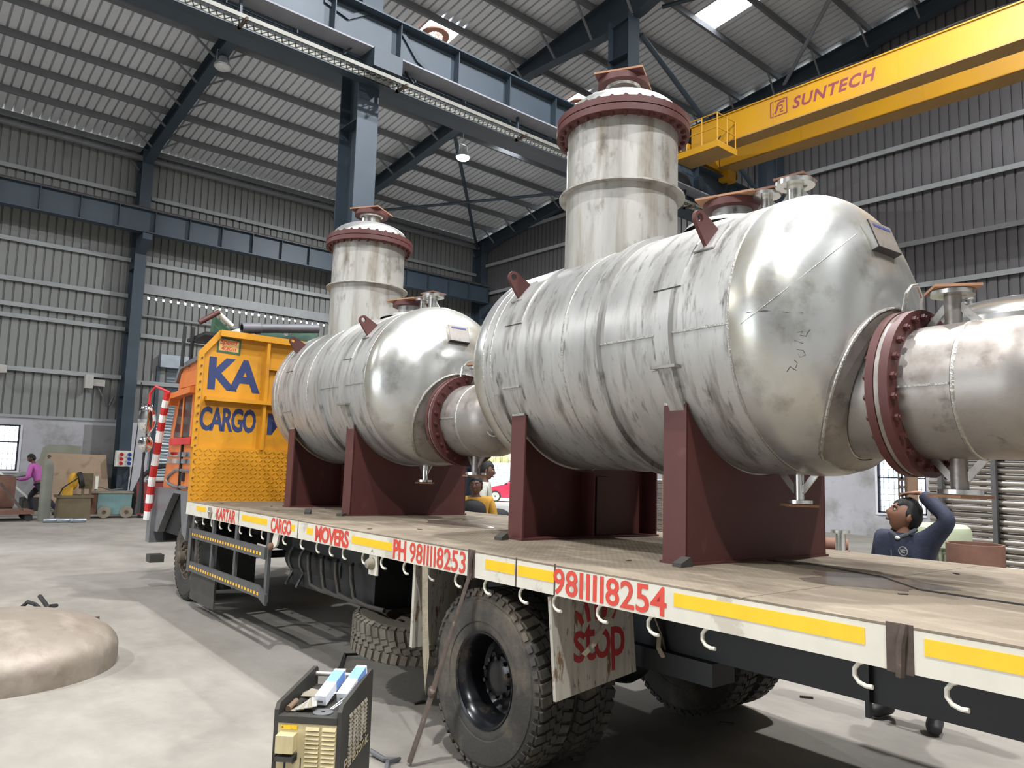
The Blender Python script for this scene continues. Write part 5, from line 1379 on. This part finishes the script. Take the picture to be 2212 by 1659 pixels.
bw = thing('block_boundary_wall', 'pale concrete block boundary wall behind the red car', 'wall', Matrix(((-cl.x, cd.x, 0, bwp.x), (-cl.y, cd.y, 0, bwp.y), (0, 0, 1, YZ), (0, 0, 0, 1))))
MB().box(-6, 5, .01, .2, 0, 2.12).build('core', 'block_wall', bw, 0)
bk = MB().box(.01, .44, -.03, .02, .01, .205).mesh('block', 0); bk.materials.append(MAT['block_wall'])
for j in range(10):
    for i in range(10): put('block', bk, None, bw, T((-2.6+i*.45+(.22 if j % 2 else 0), 0, j*.212)))
for k in range(6):
    q = at(1030+k*19, 1000, 54+2.5*(k % 2)); rnd = random.Random(k)
    m = MB()
    for j in range(60):
        a = rnd.uniform(0, 6.28); r = rnd.uniform(.05, .3); hh = rnd.uniform(2.0, 3.3)
        b0 = Vector((r*.5*math.cos(a), r*.5*math.sin(a), 0)); b1 = Vector((r*1.3*math.cos(a), r*1.3*math.sin(a), hh*.8)); b2_ = Vector((r*2*math.cos(a), r*2*math.sin(a), hh))
        s_ = Vector((.05, 0, 0))
        m.add([b0-s_, b0+s_, b1+s_, b2_, b1-s_], [(0, 1, 2, 3, 4)])
    tag(m.build('reed_clump', 'dry_grass', None, 0, T((q.x, q.y, YZ))), 'pale dry reeds beyond the boundary wall, clump %s' % ['above the boy in profile', 'just right of the boy', 'over the car bonnet', 'over the car windscreen', 'beside the saddle', 'behind the near saddle'][k], 'reeds', 'reeds beyond the boundary wall')
# ================================================================= people
def skin_mesh(name, pts, edges, mat, sub=2):
    """pts: list of (x, y, z, radius[, radius2])"""
    me = bpy.data.meshes.new(name)
    me.from_pydata([p[:3] for p in pts], edges, [])
    o = bpy.data.objects.new(name, me); col.objects.link(o)
    o.modifiers.new('skin', 'SKIN').use_smooth_shade = True
    for i, p in enumerate(pts):
        sv_ = me.skin_vertices[0].data[i]
        sv_.radius = (p[3], p[4] if len(p) > 4 else p[3]); sv_.use_root = (i == 0)
    md = o.modifiers.new('sub', 'SUBSURF'); md.levels = sub; md.render_levels = sub
    dg = bpy.context.evaluated_depsgraph_get()
    out = bpy.data.meshes.new_from_object(o.evaluated_get(dg))
    bpy.data.objects.remove(o); bpy.data.meshes.remove(me)
    out.name = name; out.materials.clear(); out.shade_smooth()
    if mat: out.materials.append(MAT[mat])
    return out
def head_verts():
    """head centred on the origin, facing +y"""
    m = MB(); n, r = 32, 24
    m.sphere((0, 0, 0), 1, n, r)
    vs = []
    g = lambda x, z, cx, cz, sx, sz: math.exp(-((x-cx)/sx)**2-((z-cz)/sz)**2)
    for x, y, z in m.v:
        X, Y, Z = x*.076, y*.096, z*.118
        if z < 0:
            k = (-z)**1.3
            X *= 1-.34*k
            if y > 0: Y *= 1-.08*k
            else: Y *= 1-.42*k
        if y > .1:
            f = min(1, y*1.4)
            Y += f*(.022*g(X, Z, 0, -.022, .011, .02)+.012*g(X, Z, 0, .0, .008, .03)+.006*g(X, Z, 0, .034, .05, .01)
                    -.011*g(abs(X), Z, .032, .012, .015, .012)+.009*g(X, Z, 0, -.058, .022, .007)+.006*g(X, Z, 0, -.09, .02, .014)-.004*g(X, Z, 0, -.074, .02, .006)
                    +.004*g(abs(X), Z, .045, -.02, .02, .02))
        vs.append((X, Y, Z))
    return vs, m.f
HV, HF = head_verts()
def person(label, M, P, clothes, skin='skin', headM=None, hair_h=.0, seed=0):
    """P: joints; clothes: list of (name, material, pts, edges)"""
    o = thing('person', label, 'person', M)
    body = skin_mesh('body', *P, None)
    # add the head into the same mesh
    vs = [tuple(v.co) for v in body.vertices]; fs = [tuple(p.vertices) for p in body.polygons]
    bpy.data.meshes.remove(body)
    m = MB(); m.v = vs; m.f = fs
    m.add(HV, HF, headM)
    for s in (-1, 1):
        m.sphere((0, 0, 0), (.01, .022, .032), 10, 8, headM @ T((s*.077, -.01, -.005)) @ RZ(s*-18))
    b = m.build('body', skin, o, 60)
    hm_ = headM
    rnd = random.Random(seed)
    h = MB()
    n, r = 28, 16
    h.sphere((0, 0, 0), 1, n, r)
    hv = []
    for x, y, z in h.v:
        X, Y, Z = x*.085, y*.105-.004, z*.128+.004
        line = .055+.02*math.sin(x*9+seed)*.4 if y > .25 else (-.01 if abs(x) > .6 and y > -.25 else -.055)
        if Z < line:
            X, Y, Z = x*.066, y*.084-.006, max(Z, line-.03)
        else:
            j = 1+rnd.uniform(-.035, .05); X *= j; Y *= j; Z *= 1+rnd.uniform(-.02, .05)+hair_h*.3
        hv.append((X, Y, Z))
    h.v = []; h2 = MB(headM); h2.add(hv, h.f)
    h2.build('hair', 'hair', o, 60)
    for s in (-1, 1):
        MB(headM).sphere((s*.031, .083, .012), (.013, .008, .0075), 10, 6).build('eye', 'eye_white', o)
        MB(headM).sphere((s*.031, .0895, .012), (.006, .003, .006), 8, 6).build('iris', 'hair', o)
        MB(headM).tube([(s*.014, .094, .03), (s*.032, .093, .036), (s*.05, .08, .03)], .004, 5).build('eyebrow', 'hair', o)
    MB(headM).tube([(-.024, .091, -.061), (0, .1, -.058), (.024, .091, -.061)], .0045, 6).tube([(-.018, .09, -.067), (0, .098, -.068), (.018, .09, -.067)], .0045, 6).build('lips', 'lips', o)
    for nm, mt, pts, ed in clothes:
        put(nm, skin_mesh(nm, pts, ed, mt), mt, o)
    return o
def chain(*idx): return list(zip(idx, idx[1:]))
def hand(pts, edges, wi, wrist, d, side, spread, curl=.3):
    """add palm and five fingers after wrist index wi; d: pointing direction, side: towards the little finger, spread: palm normal"""
    d, side, nrm = Vector(d).normalized(), Vector(side).normalized(), Vector(spread).normalized()
    w = Vector(wrist); pc = w+d*.05
    pts.append((*pc, .026, .016)); pi = len(pts)-1; edges.append((wi, pi))
    for k, (off, L) in enumerate(((-.028, .062), (-.009, .07), (.01, .066), (.028, .052))):
        b0 = pc+d*.038+side*off; b1 = b0+(d-nrm*curl*.5).normalized()*L*.55; b2 = b1+(d-nrm*curl*1.6).normalized()*L*.45
        i = len(pts); pts += [(*b0, .0105), (*b1, .009), (*b2, .007)]; edges += [(pi, i), (i, i+1), (i+1, i+2)]
    t0 = pc-side*.03-d*.01; t1 = t0-side*.022+d*.028; t2 = t1+d*.026-nrm*.008
    i = len(pts); pts += [(*t0, .012), (*t1, .0105), (*t2, .008)]; edges += [(pi, i), (i, i+1), (i+1, i+2)]

def base_body(ra, la, rl=None, ll=None, lean=(0, 0), s=1.0, hands=None):
    """joints of arms/legs: ra/la = (elbow, wrist), rl/ll = (knee, ankle, toe); +x is the person's right, +y forward"""
    lx, ly = lean
    V_ = Vector
    pel = V_((0, 0, .92)); wst = V_((lx*.35, ly*.35, 1.07)); che = V_((lx*.8, ly*.8, 1.27)); nb = V_((lx, ly, 1.42)); nk = V_((lx*1.08, ly*1.08+.01, 1.48))
    shr = V_((lx+.175, ly, 1.37)); shl = V_((lx-.175, ly, 1.37))
    rl = rl or ((.1, .03, .48), (.11, 0, .09), (.13, .15, .03)); ll = ll or ((-.1, .03, .48), (-.11, 0, .09), (-.13, .15, .03))
    pts = [(*pel, .13, .1), (*wst, .12, .09), (*che, .14, .1), (*nb, .056), (*nk, .048), (nk.x, nk.y+.01, nk.z+.05, .046)]
    e = chain(0, 1, 2, 3, 4, 5)
    for sh, (el, wr) in ((shr, ra), (shl, la)):
        i = len(pts); pts += [(*sh, .055), (*el, .042), (*wr, .026, .02)]; e += [(2, i), (i, i+1), (i+1, i+2)]
    for sgn, (kn, an, to) in ((1, rl), (-1, ll)):
        i = len(pts); pts += [(sgn*.09, 0, .86, .085), (*kn, .058), (*an, .036), (*to, .024)]; e += [(0, i), (i, i+1), (i+1, i+2), (i+2, i+3)]
    if hands:
        for wi, d, side, nr, cu in hands: hand(pts, e, wi, Vector(pts[wi][:3]), d, side, nr, cu)
    return pts, e, dict(pel=pel, wst=wst, che=che, nb=nb, nk=nk, shr=shr, shl=shl, ra=ra, la=la, rl=rl, ll=ll)
def top_cloth(J, r=1.0, sleeve=1.0, bulk=.0, neck=True):
    p = [(*J['pel'], .155+bulk, .125+bulk), (*J['wst'], .15+bulk, .12+bulk), (*J['che'], .172+bulk, .13+bulk), (*(J['nb']-Vector((0, 0, .015))), .085+bulk*.5)]
    e = chain(0, 1, 2, 3)
    p.append((J['pel'].x, J['pel'].y, J['pel'].z-.1, .15+bulk, .12+bulk)); e.append((0, 4))
    for sh, (el, wr) in ((J['shr'], J['ra']), (J['shl'], J['la'])):
        i = len(p); el, wr = Vector(el), Vector(wr); w2 = el.lerp(wr, sleeve)
        p += [(*sh, .078+bulk*.6), (*sh.lerp(el, .55), .066+bulk*.5), (*el, .062+bulk*.4), (*w2, .046+bulk*.3)]; e += [(2, i), (i, i+1), (i+1, i+2), (i+2, i+3)]
    return p, e
def legs_cloth(J):
    p = [(J['pel'].x, J['pel'].y, .93, .15, .12)]; e = []
    for s, (kn, an, to) in ((1, J['rl']), (-1, J['ll'])):
        i = len(p); p += [(s*.09, 0, .84, .1), (*kn, .08), (*(Vector(an)+Vector((0, 0, .03))), .068)]; e += [(0, i), (i, i+1), (i+1, i+2)]
    return p, e
def shoe_cloth(J, k):
    kn, an, to = J[k]; an, to = Vector(an), Vector(to)
    return [(*(an+Vector((0, -.05, -.02))), .062), (*an.lerp(to, .5), .06, .055), (*(to+(to-an)*.12+Vector((0, 0, .012))), .056, .046)], [(0, 1), (1, 2)]
def world(pos, ang):
    """standing place and facing angle (degrees from +X)"""
    f = Vector((math.cos(R(ang)), math.sin(R(ang)), 0)); r = Vector((f.y, -f.x, 0))
    return frame((pos[0], pos[1], 0), r, f)
def hd(J, yaw, pitch, roll=0, dz=.14, fwd=.025):
    return T(J['nk']+Vector((0, fwd, dz-.055))) @ RZ(yaw) @ RX(pitch) @ RY(roll)

# ---- man in the navy jacket behind the deck
P, E, J = base_body(((.23, -.02, 1.09), (.2, .1, .86)), ((-.34, .0, 1.55), (-.12, -.03, 1.74)), lean=(0, 0),
                    rl=((.12, .02, .48), (.17, .0, .09), (.2, .16, .035)), ll=((-.12, .02, .48), (-.18, .02, .09), (-.26, .15, .035)),
                    hands=[(8, (-.1, .3, -1), (0, 1, 0), (-1, 0, 0), .5), (11, (1, .15, -.05), (0, -1, 0), (0, 0, 1), .5)])
HM1 = hd(J, -42, 24, dz=.13, fwd=-.015) @ Matrix.Scale(1.14, 4)
man = person('man in a navy jacket looking up with one hand on his head, behind the deck', world((5.92, 2.3), 172) @ Matrix.Diagonal((.97, .97, .955, 1)), (P, E), [
    ('jacket', 'navy_jacket', *top_cloth(J, bulk=.02)), ('trousers', 'dark_trouser', *legs_cloth(J)),
    ('shoe', 'boot', *shoe_cloth(J, 'rl')), ('shoe', 'boot', *shoe_cloth(J, 'll')),
    ('collar', 'collar_grey', [(*(J['nb']+Vector((-.075, .06, .01))), .018), (*(J['nb']+Vector((0, .085, -.03))), .018), (*(J['nb']+Vector((.075, .06, .01))), .018), (*(J['nb']+Vector((.085, -.02, .04))), .018), (*(J['nb']+Vector((-.085, -.02, .04))), .018)], [(0, 1), (1, 2), (2, 3), (0, 4)])], 'skin', HM1, .02, 3)
lm_ = frame((-.075, .16, 1.3), (-1, 0, 0), (0, .1, 1))
MB(lm_).ring(.03, .036, 0, .003, 24).build('jacket_logo', 'tarp_grey', man)
MB(lm_).box(-.02, .02, .004, .012, 0, .003).box(-.014, .014, -.014, -.004, 0, .003).box(-.02, .0, -.004, .003, 0, .003).build('logo_print', 'tarp_grey', man, 0)
MB().tube([(.02, .155, 1.3), (.02, .152, 1.15), (.02, .14, 1.0)], .004, 5).build('zip', 'collar_grey', man)
MB().sphere((.0, .1, 1.39), (.02, .012, .014), 10, 6).build('shirt_button', 'panel_white', man)

# ---- two boys behind the deck near the open door
b1 = at(1028, 1050, 9.3)
P, E, J = base_body(((.24, .02, 1.08), (.2, .1, .84)), ((-.24, .02, 1.08), (-.2, .1, .84)), hands=[(8, (0, .2, -1), (0, 1, 0), (-1, 0, 0), .5), (11, (0, .2, -1), (0, 1, 0), (1, 0, 0), .5)])
HM2 = hd(J, -14, 4)
boy = person('boy in a mustard and black jacket facing the camera behind the deck', world((b1.x, b1.y), 232) @ Matrix.Diagonal((1, 1, b1.z/1.56, 1)), (P, E), [
    ('jacket', 'mustard_cloth', *top_cloth(J, bulk=.015)),
    ('vest', 'black_cloth', [(*J['pel'], .2, .18), (*J['wst'], .2, .18), (*(J['che']+Vector((.02, .04, .05))), .2, .185), (*(J['nb']+Vector((0, .04, -.02))), .1)], chain(0, 1, 2, 3)),
    ('trousers', 'dark_trouser', *legs_cloth(J)), ('shoe', 'boot', *shoe_cloth(J, 'rl')), ('shoe', 'boot', *shoe_cloth(J, 'll'))], 'skin_dark', HM2, .03, 5)
text('sleeve_print', 'ng', 'panel_white', boy, frame((-.325, .09, 1.13), (.05, -.2, -1), (-.6, -.8, .2)), .035, .07, .004, .01)
b2 = at(1047, 1018, 10.3)
P, E, J = base_body(((.23, .0, 1.08), (.2, .1, .84)), ((-.23, .0, 1.08), (-.2, .1, .84)), hands=[(8, (0, .2, -1), (0, 1, 0), (-1, 0, 0), .5), (11, (0, .2, -1), (0, 1, 0), (1, 0, 0), .5)])
HM3 = hd(J, 0, -6)
person('boy in a pale shirt seen in profile behind the mustard jacket', world((b2.x, b2.y), -46) @ T((0, 0, 0)) @ Matrix.Diagonal((1, 1, b2.z/1.56, 1)), (P, E), [
    ('shirt', 'pale_shirt', *top_cloth(J)), ('trousers', 'dark_trouser', *legs_cloth(J)), ('shoe', 'boot', *shoe_cloth(J, 'rl')), ('shoe', 'boot', *shoe_cloth(J, 'll'))], 'skin_dark', HM3, .03, 7)
bb = at(1076, 1110, 9.6)
tag(MB().sphere((0, 0, 0), (.16, .16, .1), 16, 8, T((bb.x, bb.y, bb.z-.03))).sphere((.14, -.12, -.05), (.16, .14, .05), 12, 6, T((bb.x, bb.y, bb.z-.03))).cyl((bb.x, bb.y, 0), (bb.x, bb.y, bb.z-.08), .12, n=16).build('dark_bundle', 'black_cloth', None, 60), 'dark cloth bundle showing over the deck edge beside the boys', 'bundle')

# ---- worker in pink by the left wall
wk = on(75, 1112, 2, 0)
P, E, J = base_body(((.3, .28, 1.1), (.34, .52, 1.0)), ((-.26, .22, 1.02), (-.1, .5, .98)), lean=(.02, .2),
                    rl=((.2, .3, .5), (.25, .22, .09), (.27, .38, .035)), ll=((-.14, -.25, .5), (-.2, -.6, .12), (-.22, -.47, .035)),
                    hands=[(8, (0, 1, 0), (1, 0, 0), (0, 0, 1), .9), (11, (0, 1, 0), (-1, 0, 0), (0, 0, 1), .9)])
HM4 = hd(J, 10, -24, dz=.15, fwd=.05)
wkr = person('worker in a pink shirt striding and bending beside the grey gas cylinder', world((wk.x+.05, wk.y), 150), (P, E), [
    ('shirt', 'pink_shirt', *top_cloth(J)), ('trousers', 'dark_trouser', *legs_cloth(J)), ('shoe', 'boot', *shoe_cloth(J, 'rl')), ('shoe', 'boot', *shoe_cloth(J, 'll')),
    ('belt', 'panel_white', [(-.15, .02, .88, .02), (0, .13, .88, .02), (.15, .02, .88, .02), (0, -.12, .88, .02)], chain(0, 1, 2, 3))], 'skin_dark', HM4, .02, 9)
w_h = wkr.matrix_world @ Vector((.34, .58, 1.0))
tag(MB().cyl(w_h+Vector((.2, -.1, .1)), w_h+Vector((-2.4, .6, -.35)), .018, n=8).build('long_rod', 'cable_grey'), 'long thin steel rod held by the worker in pink', 'rod')
